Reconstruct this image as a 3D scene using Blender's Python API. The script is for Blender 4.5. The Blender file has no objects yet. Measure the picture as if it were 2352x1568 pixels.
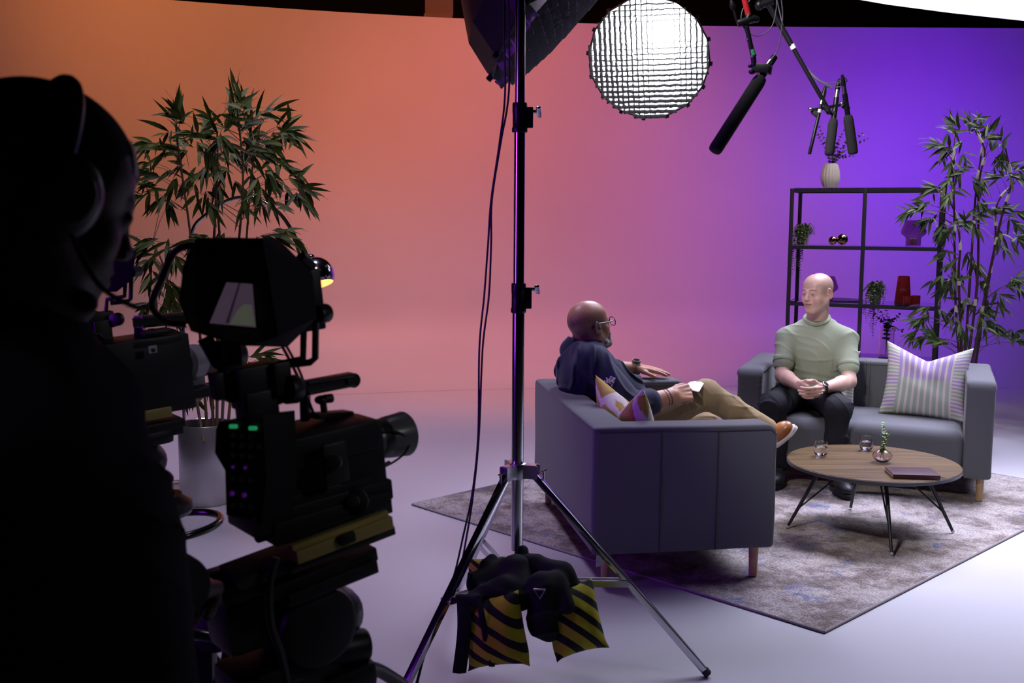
import bpy, bmesh, math, random
import numpy as np
from mathutils import Vector, Matrix, Quaternion

S = bpy.context.scene
COL = S.collection
V = Vector
PI = math.pi
rnd = random.Random(7)

# ---------------------------------------------------------------- camera
FPX, PITCH, ROLL, CAMH = 2442.5, 0.11424, 0.0062, 1.5
_f = V((0, math.cos(PITCH), -math.sin(PITCH))); _r0 = V((1, 0, 0)); _u0 = _r0.cross(_f)
_r = _r0 * math.cos(ROLL) + _u0 * math.sin(ROLL)
_u = -_r0 * math.sin(ROLL) + _u0 * math.cos(ROLL)
cam_d = bpy.data.cameras.new('camera'); cam = bpy.data.objects.new('camera', cam_d); COL.objects.link(cam)
cam.matrix_world = Matrix(((_r.x, _u.x, -_f.x, 0), (_r.y, _u.y, -_f.y, 0), (_r.z, _u.z, -_f.z, CAMH), (0, 0, 0, 1)))
cam_d.sensor_width = 36; cam_d.lens = 36 * FPX / 2352; cam_d.clip_start = .05
cam_d.dof.use_dof = True; cam_d.dof.focus_distance = 5.2; cam_d.dof.aperture_fstop = 7.0
S.camera = cam

def at(px, py, Y):            # point at world depth Y seen at a photo pixel (measured depths)
    d = _f + _r * ((px - 1176) / FPX) - _u * ((py - 784) / FPX)
    return V((0, 0, CAMH)) + d * (Y / d.y)
def fl(px, py, z=0.):         # point at height z seen at a photo pixel
    d = _f + _r * ((px - 1176) / FPX) - _u * ((py - 784) / FPX)
    return V((0, 0, CAMH)) + d * ((z - CAMH) / d.z)

# ---------------------------------------------------------------- world, exposure
S.view_settings.view_transform = 'Standard'; S.view_settings.look = 'None'
S.view_settings.exposure = 0.0; S.view_settings.gamma = 1.0; S.view_settings.use_curve_mapping = False
wd = bpy.data.worlds.new('world'); S.world = wd; wd.use_nodes = True
wd.node_tree.nodes['Background'].inputs[0].default_value = (.25, .22, .6, 1)
wd.node_tree.nodes['Background'].inputs[1].default_value = .0

# ---------------------------------------------------------------- lamps of the studio rig and added fill spots
def aim(o, tgt):
    o.rotation_euler = (V(tgt) - o.location).to_track_quat('-Z', 'Y').to_euler()
def spot(name, loc, tgt, power, color, angle=60, blend=1., size=.2):
    l = bpy.data.lights.new(name, 'SPOT'); l.energy = power; l.color = color
    l.spot_size = math.radians(angle); l.spot_blend = blend; l.shadow_soft_size = size
    o = bpy.data.objects.new(name, l); COL.objects.link(o); o.location = loc; aim(o, tgt); return o
def area(name, loc, tgt, power, color, sx, sy=None, spread=180):
    l = bpy.data.lights.new(name, 'AREA'); l.energy = power; l.color = color
    l.shape = 'RECTANGLE'; l.size = sx; l.size_y = sy or sx; l.spread = math.radians(spread)
    o = bpy.data.objects.new(name, l); COL.objects.link(o); o.location = loc; aim(o, tgt); return o

ORANGE = (1., .25, .04); VIOLET = (.20, .0, 1.); COOL = (.74, .74, 1.)
spot('orange_wash_lamp', (-3.0, 4.8, 4.9), (-1.7, 9.2, 3.0), 830, ORANGE, 80, 1., .3)
spot('orange_fill_lamp', (-.3, 5.2, 4.9), (.2, 10., 1.55), 790, (1., .22, .12), 62, 1., .3)
spot('violet_wash_lamp', (4.35, 7.5, 2.2), (3.3, 10.3, 1.9), 385, VIOLET, 115, 1., .3)
area('violet_side_lamp', (-3.3, 2.0, 1.5), (.4, 3.7, 1.0), 7, (.35, .03, 1.), 1.1, 1.8, 55)
area('overhead_silk_lamp', (3.2, 6.3, 2.95), (2.4, 5.3, 0), 96, COOL, 2.8, 2.8, 68)
spot('added_plant_fill', (-.6, 2.6, 4.6), (-1.42, 5.4, 1.4), 75, (1., .93, .8), 27, .8, .15)  # unseen front fill, added to brighten the bamboo leaves
spot('floor_pool_lamp', (-1.5, 5.6, 5.0), (-.8, 7.0, 0), 680, (.70, .60, 1.), 84, 1., .4)
spot('near_pool_lamp', (-.5, 3.7, 5.0), (-.6, 3.6, 0), 150, (.8, .72, 1.), 52, 1., .4)
spot('key_lamp', at(1490, 138, 6.9) + V((-.05, -.3, -.15)), (1.0, 4.4, .4), 120, COOL, 62, .6, .3)
spot('set_lamp', (-.3, 2.4, 3.3), (2.0, 5.2, .4), 300, (1., .95, .94), 31, .7, .15)
spot('shelf_lamp', (1.9, 4.9, 5.0), (2.45, 7.35, 1.2), 420, (1., .93, .86), 30, .8, .12)
spot('camera_edge_lamp', (2.0, .6, 2.5), (-.15, 1.85, 1.28), 22, (.9, .92, 1.), 26, .8, .15)
spot('added_face_fill', (.1, 2.2, 2.9), (1.86, 6.0, .93), 420, (1., .97, .95), 10.5, .7, .12)  # unseen narrow spot, added to brighten the man in green alone
# ---------------------------------------------------------------- materials
MATS = {}
def mat(name, col=(.5, .5, .5), rough=.6, metal=0., spec=.5, **k):
    if name in MATS: return MATS[name]
    m = bpy.data.materials.new(name); m.use_nodes = True
    b = m.node_tree.nodes['Principled BSDF']
    b.inputs['Base Color'].default_value = (*col, 1); b.inputs['Roughness'].default_value = rough
    b.inputs['Metallic'].default_value = metal; b.inputs['Specular IOR Level'].default_value = spec
    if 'trans' in k: b.inputs['Transmission Weight'].default_value = k['trans']
    if 'ior' in k: b.inputs['IOR'].default_value = k['ior']
    if 'emit' in k:
        b.inputs['Emission Color'].default_value = (*k['emit'], 1); b.inputs['Emission Strength'].default_value = k.get('es', 1)
    if 'sheen' in k: b.inputs['Sheen Weight'].default_value = k['sheen']; b.inputs['Sheen Roughness'].default_value = .5
    if 'sss' in k:
        b.inputs['Subsurface Weight'].default_value = k['sss']; b.inputs['Subsurface Radius'].default_value = (1, .35, .2)
        b.inputs['Subsurface Scale'].default_value = .008
    if 'coat' in k: b.inputs['Coat Weight'].default_value = k['coat']
    MATS[name] = m; return m
def nd(m, t, **k):
    n = m.node_tree.nodes.new(t)
    for a, v in k.items():
        if a.startswith('i_'):
            key = a[2:]; key = int(key) if key.isdigit() else key.replace('_', ' ')
            n.inputs[key].default_value = v
        else: setattr(n, a, v)
    return n
def ln(m, a, b): m.node_tree.links.new(a, b)
def bsdf(m): return m.node_tree.nodes['Principled BSDF']
def ramp(m, fac, stops):
    r = nd(m, 'ShaderNodeValToRGB'); e = r.color_ramp.elements
    while len(e) < len(stops): e.new(.5)
    for x, (p, c) in zip(e, stops): x.position = p; x.color = (*c, 1) if len(c) == 3 else c
    ln(m, fac, r.inputs[0]); return r.outputs[0]
def add_bump(m, scale=300., strength=.2, dist=.002, detail=2, coord='Object'):
    tc = nd(m, 'ShaderNodeTexCoord'); n = nd(m, 'ShaderNodeTexNoise', i_Scale=scale, i_Detail=detail)
    ln(m, tc.outputs[coord], n.inputs['Vector']); b = nd(m, 'ShaderNodeBump', i_Strength=strength, i_Distance=dist)
    ln(m, n.outputs[0], b.inputs['Height']); ln(m, b.outputs[0], bsdf(m).inputs['Normal']); return m
def vary(m, c1, c2, scale=4., detail=4, lo=.35, hi=.65):
    tc = nd(m, 'ShaderNodeTexCoord'); n = nd(m, 'ShaderNodeTexNoise', i_Scale=scale, i_Detail=detail)
    ln(m, tc.outputs['Object'], n.inputs['Vector'])
    ln(m, ramp(m, n.outputs[0], [(lo, c1), (hi, c2)]), bsdf(m).inputs['Base Color']); return m

# ---------------------------------------------------------------- object helpers
def tag(o, label=None, cat=None, group=None, kind=None):
    if label: o['label'] = label
    if cat: o['category'] = cat
    if group: o['group'] = group
    if kind: o['kind'] = kind
    return o
def thing(name, label, cat, loc=(0, 0, 0), rotz=0., group=None):
    o = bpy.data.objects.new(name, None); COL.objects.link(o); o.empty_display_size = .1
    o.location = loc; o.rotation_euler = (0, 0, rotz); tag(o, label, cat, group)
    return o
def world_of(o):
    m = Matrix.LocRotScale(o.location, o.rotation_euler, o.scale)
    return (world_of(o.parent) @ m) if o.parent else m
def copy_tree(o, parent=None):
    c = o.copy(); COL.objects.link(c)
    if parent: c.parent = parent
    for ch in [x for x in bpy.data.objects if x.parent == o]: copy_tree(ch, c)
    return c

def basis(d):
    d = V(d).normalized(); a = V((0, 0, 1)) if abs(d.z) < .95 else V((1, 0, 0))
    x = d.cross(a).normalized(); return x, x.cross(d).normalized(), d

class MB:
    def __init__(s): s.v = []; s.f = []; s.m = []; s.uv = {}
    def quadgrid(s, P, closed_u=False, closed_v=False, mi=0):
        n = len(P); k = len(P[0]); b = len(s.v)
        for r in P: s.v += [tuple(p) for p in r]
        for i in range(n if closed_u else n - 1):
            for j in range(k if closed_v else k - 1):
                a = b + i * k + j; c = b + ((i + 1) % n) * k + j
                a2 = b + i * k + (j + 1) % k; c2 = b + ((i + 1) % n) * k + (j + 1) % k
                s.f.append((a, a2, c2, c)); s.m.append(mi)
        return b
    def box(s, c, h, M=None, mi=0, bev=0.):
        c = V(c); M = M or Matrix.Identity(3)
        if bev > 0:
            bm = bmesh.new(); bmesh.ops.create_cube(bm, size=2)
            for w in bm.verts: w.co = V((w.co.x * h[0], w.co.y * h[1], w.co.z * h[2]))
            bmesh.ops.bevel(bm, geom=bm.edges[:], offset=bev, segments=2, profile=.6, affect='EDGES')
            b = len(s.v); bm.verts.index_update()
            for w in bm.verts: s.v.append(tuple(c + M @ w.co))
            for q in bm.faces: s.f.append(tuple(b + w.index for w in q.verts)); s.m.append(mi)
            bm.free(); return s
        b = len(s.v)
        for x in (-1, 1):
            for y in (-1, 1):
                for z in (-1, 1): s.v.append(tuple(c + M @ V((x * h[0], y * h[1], z * h[2]))))
        for q in ((0, 1, 3, 2), (4, 6, 7, 5), (0, 4, 5, 1), (2, 3, 7, 6), (0, 2, 6, 4), (1, 5, 7, 3)):
            s.f.append(tuple(b + i for i in q)); s.m.append(mi)
        return s
    def beam(s, a, b, w, h=None, up=(0, 0, 1), mi=0, bev=0.):     # rectangular bar from a to b
        a = V(a); b = V(b); d = (b - a); L = d.length; d.normalize()
        x = d.cross(V(up)); x = x.normalized() if x.length > 1e-4 else basis(d)[0]; z = x.cross(d)
        M = Matrix((x, d, z)).transposed(); s.box((a + b) / 2, (w / 2, L / 2, (h or w) / 2), M, mi, bev); return s
    def tube(s, pts, r, seg=10, cap=True, mi=0):
        pts = [V(p) for p in pts]; n = len(pts); rs = r if hasattr(r, '__len__') else [r] * n
        T = [(pts[min(i + 1, n - 1)] - pts[max(i - 1, 0)]).normalized() for i in range(n)]
        x = basis(T[0])[0]; rings = []
        for i in range(n):
            x = (x - T[i] * x.dot(T[i])); x = x.normalized() if x.length > 1e-6 else basis(T[i])[0]
            y = T[i].cross(x)
            rings.append([pts[i] + (x * math.cos(t) + y * math.sin(t)) * rs[i] for t in [2 * PI * j / seg for j in range(seg)]])
        b = s.quadgrid(rings, closed_v=True, mi=mi)
        if cap:
            s.f.append(tuple(b + j for j in range(seg))); s.m.append(mi)
            s.f.append(tuple(b + (n - 1) * seg + j for j in reversed(range(seg)))); s.m.append(mi)
        return s
    def cyl(s, a, b, r, seg=20, r2=None, mi=0, bev=0.):
        a = V(a); b = V(b); r2 = r if r2 is None else r2
        if bev:
            d = (b - a).normalized() * bev
            return s.tube([a, a + d * .3, a + d, b - d, b - d * .3, b], [r - bev, r - bev * .3, r, r2, r2 - bev * .3, r2 - bev], seg, True, mi)
        return s.tube([a, b], [r, r2], seg, True, mi)
    def lathe(s, prof, o=(0, 0, 0), ax=(0, 0, 1), seg=32, mi=0, capb=True, capt=True, ripple=None):
        x, y, d = basis(ax); o = V(o); rings = []
        for (r, z) in prof:
            rings.append([o + d * z + (x * math.cos(t) + y * math.sin(t)) * (r * (ripple(t, z) if ripple else 1)) for t in [2 * PI * j / seg for j in range(seg)]])
        b = s.quadgrid(rings, closed_v=True, mi=mi); n = len(prof)
        if capb: s.f.append(tuple(b + j for j in range(seg))); s.m.append(mi)
        if capt: s.f.append(tuple(b + (n - 1) * seg + j for j in reversed(range(seg)))); s.m.append(mi)
        return s
    def ell(s, c, r, M=None, seg=20, rings=12, mi=0):
        c = V(c); M = M or Matrix.Identity(3); P = []
        for i in range(rings + 1):
            a = -PI / 2 + PI * (i * .998 + .001 * rings) / rings
            P.append([c + M @ V((r[0] * math.cos(a) * math.cos(t), r[1] * math.cos(a) * math.sin(t), r[2] * math.sin(a))) for t in [2 * PI * j / seg for j in range(seg)]])
        b = s.quadgrid(P, closed_v=True, mi=mi)
        s.f.append(tuple(b + j for j in reversed(range(seg)))); s.m.append(mi)
        s.f.append(tuple(b + rings * seg + j for j in range(seg))); s.m.append(mi)
        return s
    def poly(s, pts, mi=0):
        b = len(s.v); s.v += [tuple(p) for p in pts]; s.f.append(tuple(range(b, b + len(pts)))); s.m.append(mi); return s
    def prism(s, pts, off, mi=0):          # polygon extruded by vector off
        b = len(s.v); n = len(pts); off = V(off)
        s.v += [tuple(p) for p in pts] + [tuple(V(p) + off) for p in pts]
        s.f.append(tuple(range(b, b + n))); s.m.append(mi); s.f.append(tuple(reversed(range(b + n, b + 2 * n)))); s.m.append(mi)
        for i in range(n): j = (i + 1) % n; s.f.append((b + j, b + i, b + n + i, b + n + j)); s.m.append(mi)
        return s
    def build(s, name, mats, parent=None, smooth=40, world=True, loc=None, uv=None, fixn=True):
        me = bpy.data.meshes.new(name); me.from_pydata(s.v, [], s.f); mats = mats if isinstance(mats, (list, tuple)) else [mats]
        for m in mats: me.materials.append(m)
        if len(mats) > 1: me.polygons.foreach_set('material_index', s.m)
        o = bpy.data.objects.new(name, me)
        if fixn:
            bm = bmesh.new(); bm.from_mesh(me); bmesh.ops.recalc_face_normals(bm, faces=bm.faces); bm.to_mesh(me); bm.free()
        return finish(o, parent, smooth, world, loc)
def finish(o, parent, smooth=40, world=True, loc=None):
    me = o.data
    if parent: o.parent = parent
    if world and parent: me.transform(world_of(parent).inverted())
    elif loc is not None: me.transform(Matrix.Translation(-V(loc))); o.location = loc
    COL.objects.link(o)
    if smooth:
        me.shade_smooth()
        if smooth < 180: me.set_sharp_from_angle(angle=math.radians(smooth))
    return o

def bez(pts, n=24):            # Catmull-Rom through points
    pts = [V(p) for p in pts]; P = [2 * pts[0] - pts[1]] + pts + [2 * pts[-1] - pts[-2]]; out = []
    for i in range(1, len(P) - 2):
        for k in range(n):
            t = k / n; a, b, c, d = P[i - 1], P[i], P[i + 1], P[i + 2]
            out.append(.5 * ((2 * b) + (c - a) * t + (2 * a - 5 * b + 4 * c - d) * t * t + (-a + 3 * b - 3 * c + d) * t ** 3))
    out.append(pts[-1]); return out

# ---------------------------------------------------------------- signed distance sculpting + surface nets
class SDF:
    def __init__(s, lo, hi, h):
        s.lo = np.array(lo, float); s.h = h; s.n = np.maximum(((np.array(hi, float) - s.lo) / h).astype(int) + 2, 4)
        s.F = np.full(s.n, 1., np.float32)
    def _sub(s, lo, hi, pad):
        a = np.clip(((np.array(lo) - pad - s.lo) / s.h).astype(int), 0, s.n - 1); b = np.clip(((np.array(hi) + pad - s.lo) / s.h).astype(int) + 2, 1, s.n)
        sl = tuple(slice(int(x), int(y)) for x, y in zip(a, b)); ax = [s.lo[i] + s.h * np.arange(sl[i].start, sl[i].stop, dtype=np.float32) for i in range(3)]
        return sl, ax[0][:, None, None].astype(np.float32), ax[1][None, :, None].astype(np.float32), ax[2][None, None, :].astype(np.float32)
    def _mix(s, sl, d, k, op):
        A = s.F[sl]
        if A.size == 0: return
        if op == 'sub': d = -d
        if op == 'add':
            if k > 0:
                h = np.clip(.5 + .5 * (A - d) / k, 0, 1); R = A * (1 - h) + d * h - k * h * (1 - h)
            else: R = np.minimum(A, d)
        elif op == 'sub':      # d already negated
            if k > 0:
                h = np.clip(.5 - .5 * (A - d) / k, 0, 1); R = A * (1 - h) + d * h + k * h * (1 - h)
            else: R = np.maximum(A, d)
        else:                  # intersect
            R = np.maximum(A, d)
        s.F[sl] = R
    def cap(s, a, b, ra, rb=None, k=.01, op='add'):
        rb = ra if rb is None else rb; a = np.array(a, float); b = np.array(b, float); R = max(ra, rb)
        sl, X, Y, Z = s._sub(np.minimum(a, b) - R, np.maximum(a, b) + R, 3 * s.h + k)
        ba = b - a; L = float(ba @ ba) + 1e-12
        px, py, pz = X - a[0], Y - a[1], Z - a[2]
        t = np.clip((px * ba[0] + py * ba[1] + pz * ba[2]) / L, 0, 1)
        d = np.sqrt((px - t * ba[0]) ** 2 + (py - t * ba[1]) ** 2 + (pz - t * ba[2]) ** 2) - (ra + (rb - ra) * t)
        s._mix(sl, d, k, op); return s
    def chain(s, pts, rs, k=.01, op='add'):
        for i in range(len(pts) - 1): s.cap(pts[i], pts[i + 1], rs[i], rs[i + 1], k, op)
        return s
    def ell(s, c, r, M=None, k=.01, op='add'):
        c = np.array(c, float); R = max(r); M = np.array(M if M is not None else np.eye(3), float)   # columns = axes
        ext = np.sqrt(((M * np.array(r)[None, :]) ** 2).sum(1))
        sl, X, Y, Z = s._sub(c - ext, c + ext, 3 * s.h + k); p = [X - c[0], Y - c[1], Z - c[2]]
        q = [(p[0] * M[0, i] + p[1] * M[1, i] + p[2] * M[2, i]) / r[i] for i in range(3)]
        k0 = np.sqrt(q[0] ** 2 + q[1] ** 2 + q[2] ** 2); k1 = np.sqrt(sum((q[i] / r[i]) ** 2 for i in range(3))) + 1e-9
        d = k0 * (k0 - 1) / k1; s._mix(sl, d.astype(np.float32), k, op); return s
    def box(s, c, hf, M=None, rnd_=.01, k=.01, op='add'):
        c = np.array(c, float); M = np.array(M if M is not None else np.eye(3), float); hf = np.array(hf, float)
        ext = np.abs(M) @ hf; sl, X, Y, Z = s._sub(c - ext, c + ext, 3 * s.h + k); p = [X - c[0], Y - c[1], Z - c[2]]
        q = [np.abs(p[0] * M[0, i] + p[1] * M[1, i] + p[2] * M[2, i]) - hf[i] + rnd_ for i in range(3)]
        out = np.sqrt(sum(np.maximum(x, 0) ** 2 for x in q)); ins = np.minimum(np.maximum(np.maximum(q[0], q[1]), q[2]), 0)
        s._mix(sl, out + ins - rnd_, k, op); return s
    def half(s, p, nrm, op='int', k=0):      # keep the side opposite the normal
        nrm = np.array(V(nrm).normalized()); ax = [s.lo[i] + s.h * np.arange(s.n[i], dtype=np.float32) for i in range(3)]
        d = (ax[0][:, None, None] - p[0]) * nrm[0] + (ax[1][None, :, None] - p[1]) * nrm[1] + (ax[2][None, None, :] - p[2]) * nrm[2]
        s.F = np.maximum(s.F, d.astype(np.float32)); return s
    def grid(s):
        ax = [s.lo[i] + s.h * np.arange(s.n[i], dtype=np.float32) for i in range(3)]
        return ax[0][:, None, None], ax[1][None, :, None], ax[2][None, None, :]
    def disp(s, fn):
        X, Y, Z = s.grid(); s.F = s.F + fn(X, Y, Z).astype(np.float32); return s
    def mesh(s, relax=1):
        F = s.F; F[0] = F[-1] = 1; F[:, 0] = F[:, -1] = 1; F[:, :, 0] = F[:, :, -1] = 1
        I = F < 0; n = np.array(F.shape); nc = n - 1
        cnt = np.zeros(nc, np.uint8)
        for dx in (0, 1):
            for dy in (0, 1):
                for dz in (0, 1): cnt += I[dx:n[0] - 1 + dx, dy:n[1] - 1 + dy, dz:n[2] - 1 + dz]
        act = (cnt > 0) & (cnt < 8); idx = np.full(nc, -1, np.int64); C = np.argwhere(act); idx[act] = np.arange(len(C))
        acc = np.zeros((len(C), 3)); num = np.zeros(len(C))
        cs = [(a, b, c) for a in (0, 1) for b in (0, 1) for c in (0, 1)]
        vals = {c: F[C[:, 0] + c[0], C[:, 1] + c[1], C[:, 2] + c[2]].astype(float) for c in cs}
        for c in cs:
            for a in range(3):
                if c[a]: continue
                e = list(c); e[a] = 1; e = tuple(e); f0 = vals[c]; f1 = vals[e]; m = (f0 < 0) != (f1 < 0)
                t = np.where(m, f0 / np.where(m, f0 - f1, 1), 0); P = np.tile(np.array(c, float), (len(C), 1)); P[:, a] = t
                acc[m] += P[m]; num[m] += 1
        vert = s.lo + s.h * (C + acc / np.maximum(num, 1)[:, None]); Q = []
        for a in range(3):
            b, c = (a + 1) % 3, (a + 2) % 3
            s0 = [slice(1, -1)] * 3; s1 = [slice(1, -1)] * 3; s0[a] = slice(0, -1); s1[a] = slice(1, None)
            i0 = I[tuple(s0)]; i1 = I[tuple(s1)]
            for flip, mk in ((False, i0 & ~i1), (True, ~i0 & i1)):
                E = np.argwhere(mk); off = np.ones(3, int); off[a] = 0; E = E + off
                def cell(db, dc):
                    e = E.copy(); e[:, b] -= db; e[:, c] -= dc; return idx[e[:, 0], e[:, 1], e[:, 2]]
                q = np.stack([cell(0, 0), cell(1, 0), cell(1, 1), cell(0, 1)], 1)
                Q.append(q[:, ::-1] if flip else q)
        Q = np.concatenate(Q); Q = Q[(Q >= 0).all(1)]
        for _ in range(relax):
            A = np.zeros_like(vert); N = np.zeros(len(vert))
            for i in range(4):
                j = (i + 1) % 4
                np.add.at(A, Q[:, i], vert[Q[:, j]]); np.add.at(N, Q[:, i], 1); np.add.at(A, Q[:, j], vert[Q[:, i]]); np.add.at(N, Q[:, j], 1)
            vert = vert * .5 + .5 * A / np.maximum(N, 1)[:, None]
        return vert, Q
def mesh_obj(name, parts, m, parent=None, smooth=180, world=True, loc=None):
    vs = []; fs = []; b = 0
    for v, q in parts: vs.append(v); fs.append(q + b); b += len(v)
    v = np.concatenate(vs); q = np.concatenate(fs)
    me = bpy.data.meshes.new(name); me.vertices.add(len(v)); me.vertices.foreach_set('co', v.astype(np.float32).ravel())
    me.loops.add(len(q) * 4); me.loops.foreach_set('vertex_index', q.astype(np.int32).ravel())
    me.polygons.add(len(q)); me.polygons.foreach_set('loop_start', np.arange(len(q), dtype=np.int32) * 4); me.polygons.foreach_set('loop_total', np.full(len(q), 4, np.int32))
    me.update(calc_edges=True); me.validate()
    for x in (m if isinstance(m, (list, tuple)) else [m]): me.materials.append(x)
    return finish(bpy.data.objects.new(name, me), parent, smooth, world, loc)

# ================================================================ SETTING
m_cyc = mat('white_cyc_paint', (.50, .50, .51), .45, spec=.38)
vary(m_cyc, (.485, .48, .49), (.515, .51, .52), .8, 6)
m_floor = m_cyc
m_black = mat('black_drape', (.006, .006, .007), .9, spec=.1)
R_ = 14.2; CX_, CY_ = 2.5, 10.36 - R_
def plan(s):          # path along the wall, s = x beyond 2.5, or arc length to the left
    if s >= 0: return V((CX_ + s, CY_ + R_, 0)), V((0, -1, 0))
    a = -s / R_; n = V((math.sin(a), -math.cos(a), 0)); return V((CX_ - R_ * math.sin(a), CY_ + R_ * math.cos(a), 0)), n
rows = []
for i in range(61):
    p, n = plan(-11 + 18.5 * i / 60); r = .75; row = []
    for k in range(13):
        t = PI / 2 * k / 12; row.append(p + n * (r * (1 - math.sin(t))) + V((0, 0, r * (1 - math.cos(t)) + .001)))
    row += [p + V((0, 0, z)) for z in (1.5, 2.5, 3.33)]
    row.append(p - n * .12 + V((0, 0, 3.33))); row.append(p - n * .12 + V((0, 0, 0)))
    rows.append(row)
mb = MB(); mb.quadgrid(rows); tag(mb.build('wall_back', m_cyc, smooth=35), kind='structure')
mb = MB(); mb.box((1, 4.5, -.05), (10, 8.5, .05)); tag(mb.build('floor', m_floor, smooth=0), kind='structure')
mb = MB(); mb.box((1, 4.5, 5.45), (10, 8.5, .05)); tag(mb.build('ceiling', m_black, smooth=0), kind='structure')
mb = MB(); mb.box((1, 12.95, 2.7), (10, .05, 2.8)); tag(mb.build('wall_rear', m_black, smooth=0), kind='structure')
mb = MB(); mb.box((-8.95, 4.5, 2.7), (.05, 8.4, 2.8)); tag(mb.build('wall_left', m_black, smooth=0), kind='structure')
mb = MB(); mb.box((10.95, 4.5, 2.7), (.05, 8.4, 2.8)); tag(mb.build('wall_right', m_black, smooth=0), kind='structure')
mb = MB(); mb.box((1, -3.95, 2.7), (10, .05, 2.8)); tag(mb.build('wall_front', m_black, smooth=0), kind='structure')
m_post = mat('grey_post_paint', (.10, .08, .08), .7)
a = at(975, 20, 10.15); b = at(1040, 20, 10.15); mb = MB()
mb.box(((a.x + b.x) / 2, 10.3, 4.36), ((b.x - a.x) / 2, .09, 1.02))
mb.box(((a.x + b.x) / 2, 10.2, 3.36), ((b.x - a.x) / 2, .11, .022))
tag(mb.build('trim_1', m_post, smooth=0), kind='structure')

# ================================================================ RUG
m_rug = mat('distressed_rug_pile', (.5, .48, .48), .95, spec=.1)
tc = nd(m_rug, 'ShaderNodeTexCoord'); n1 = nd(m_rug, 'ShaderNodeTexNoise', i_Scale=3.2, i_Detail=8., i_Roughness=.72); ln(m_rug, tc.outputs['Object'], n1.inputs['Vector'])
c1 = ramp(m_rug, n1.outputs[0], [(.34, (.13, .105, .095)), (.45, (.24, .20, .18)), (.52, (.40, .355, .33)), (.66, (.52, .47, .43))])
n2 = nd(m_rug, 'ShaderNodeTexNoise', i_Scale=4.3, i_Detail=10., i_Roughness=.8); mp = nd(m_rug, 'ShaderNodeMapping', i_Location=(7, 3, 0)); ln(m_rug, tc.outputs['Object'], mp.inputs[0]); ln(m_rug, mp.outputs[0], n2.inputs['Vector'])
f2 = ramp(m_rug, n2.outputs[0], [(.55, (0, 0, 0)), (.63, (1, 1, 1))])
mx = nd(m_rug, 'ShaderNodeMix', data_type='RGBA'); ln(m_rug, f2, mx.inputs[0]); ln(m_rug, c1, mx.inputs[6]); mx.inputs[7].default_value = (.15, .17, .30, 1)
wv = nd(m_rug, 'ShaderNodeTexWave', i_Scale=16., i_Distortion=12., i_Detail=4., i_Detail_Scale=2.); ln(m_rug, tc.outputs['Object'], wv.inputs['Vector'])
mx2 = nd(m_rug, 'ShaderNodeMix', data_type='RGBA', blend_type='MULTIPLY'); mx2.inputs[0].default_value = .25; ln(m_rug, mx.outputs[2], mx2.inputs[6]); ln(m_rug, wv.outputs[0], mx2.inputs[7])
n3 = nd(m_rug, 'ShaderNodeTexNoise', i_Scale=140., i_Detail=3.); ln(m_rug, tc.outputs['Object'], n3.inputs['Vector'])
mx3 = nd(m_rug, 'ShaderNodeMix', data_type='RGBA', blend_type='MULTIPLY'); mx3.inputs[0].default_value = .8; ln(m_rug, mx2.outputs[2], mx3.inputs[6]); ln(m_rug, ramp(m_rug, n3.outputs[0], [(.35, (.55, .55, .55)), (.6, (1.25, 1.25, 1.25))]), mx3.inputs[7])
ln(m_rug, mx3.outputs[2], bsdf(m_rug).inputs['Base Color'])
bp = nd(m_rug, 'ShaderNodeBump', i_Strength=.6, i_Distance=.004); ln(m_rug, n3.outputs[0], bp.inputs['Height']); ln(m_rug, bp.outputs[0], bsdf(m_rug).inputs['Normal'])
m_bind = mat('rug_binding', (.30, .27, .27), .9, spec=.1)
rug = thing('rug', 'large distressed cream, taupe and blue rug under both grey sofas', 'rug', (1.1502, 3.7493, 0), .7706)
mb = MB(); nx, ny = 40, 32; LX, LY = 2.97, 2.40; P = []
for i in range(nx + 1):
    row = []
    for j in range(ny + 1):
        x, y = LX * i / nx, LY * j / ny; e = min(x, y, LX - x, LY - y)
        row.append((x, y, .009 + .0012 * math.sin(x * 9 + y * 3)))
    P.append(row)
mb.quadgrid(P); mb.box((LX / 2, LY / 2, .004), (LX / 2 - .001, LY / 2 - .001, .0035)); mb.build('pile', m_rug, rug, world=False, fixn=False)
mb = MB(); c = [(0, 0), (LX, 0), (LX, LY), (0, LY)]
for i in range(4):
    a, b = c[i], c[(i + 1) % 4]; mb.tube([(a[0], a[1], .0062), (b[0], b[1], .0062)], .005, 8)
mb.build('binding', m_bind, rug, world=False)

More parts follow.
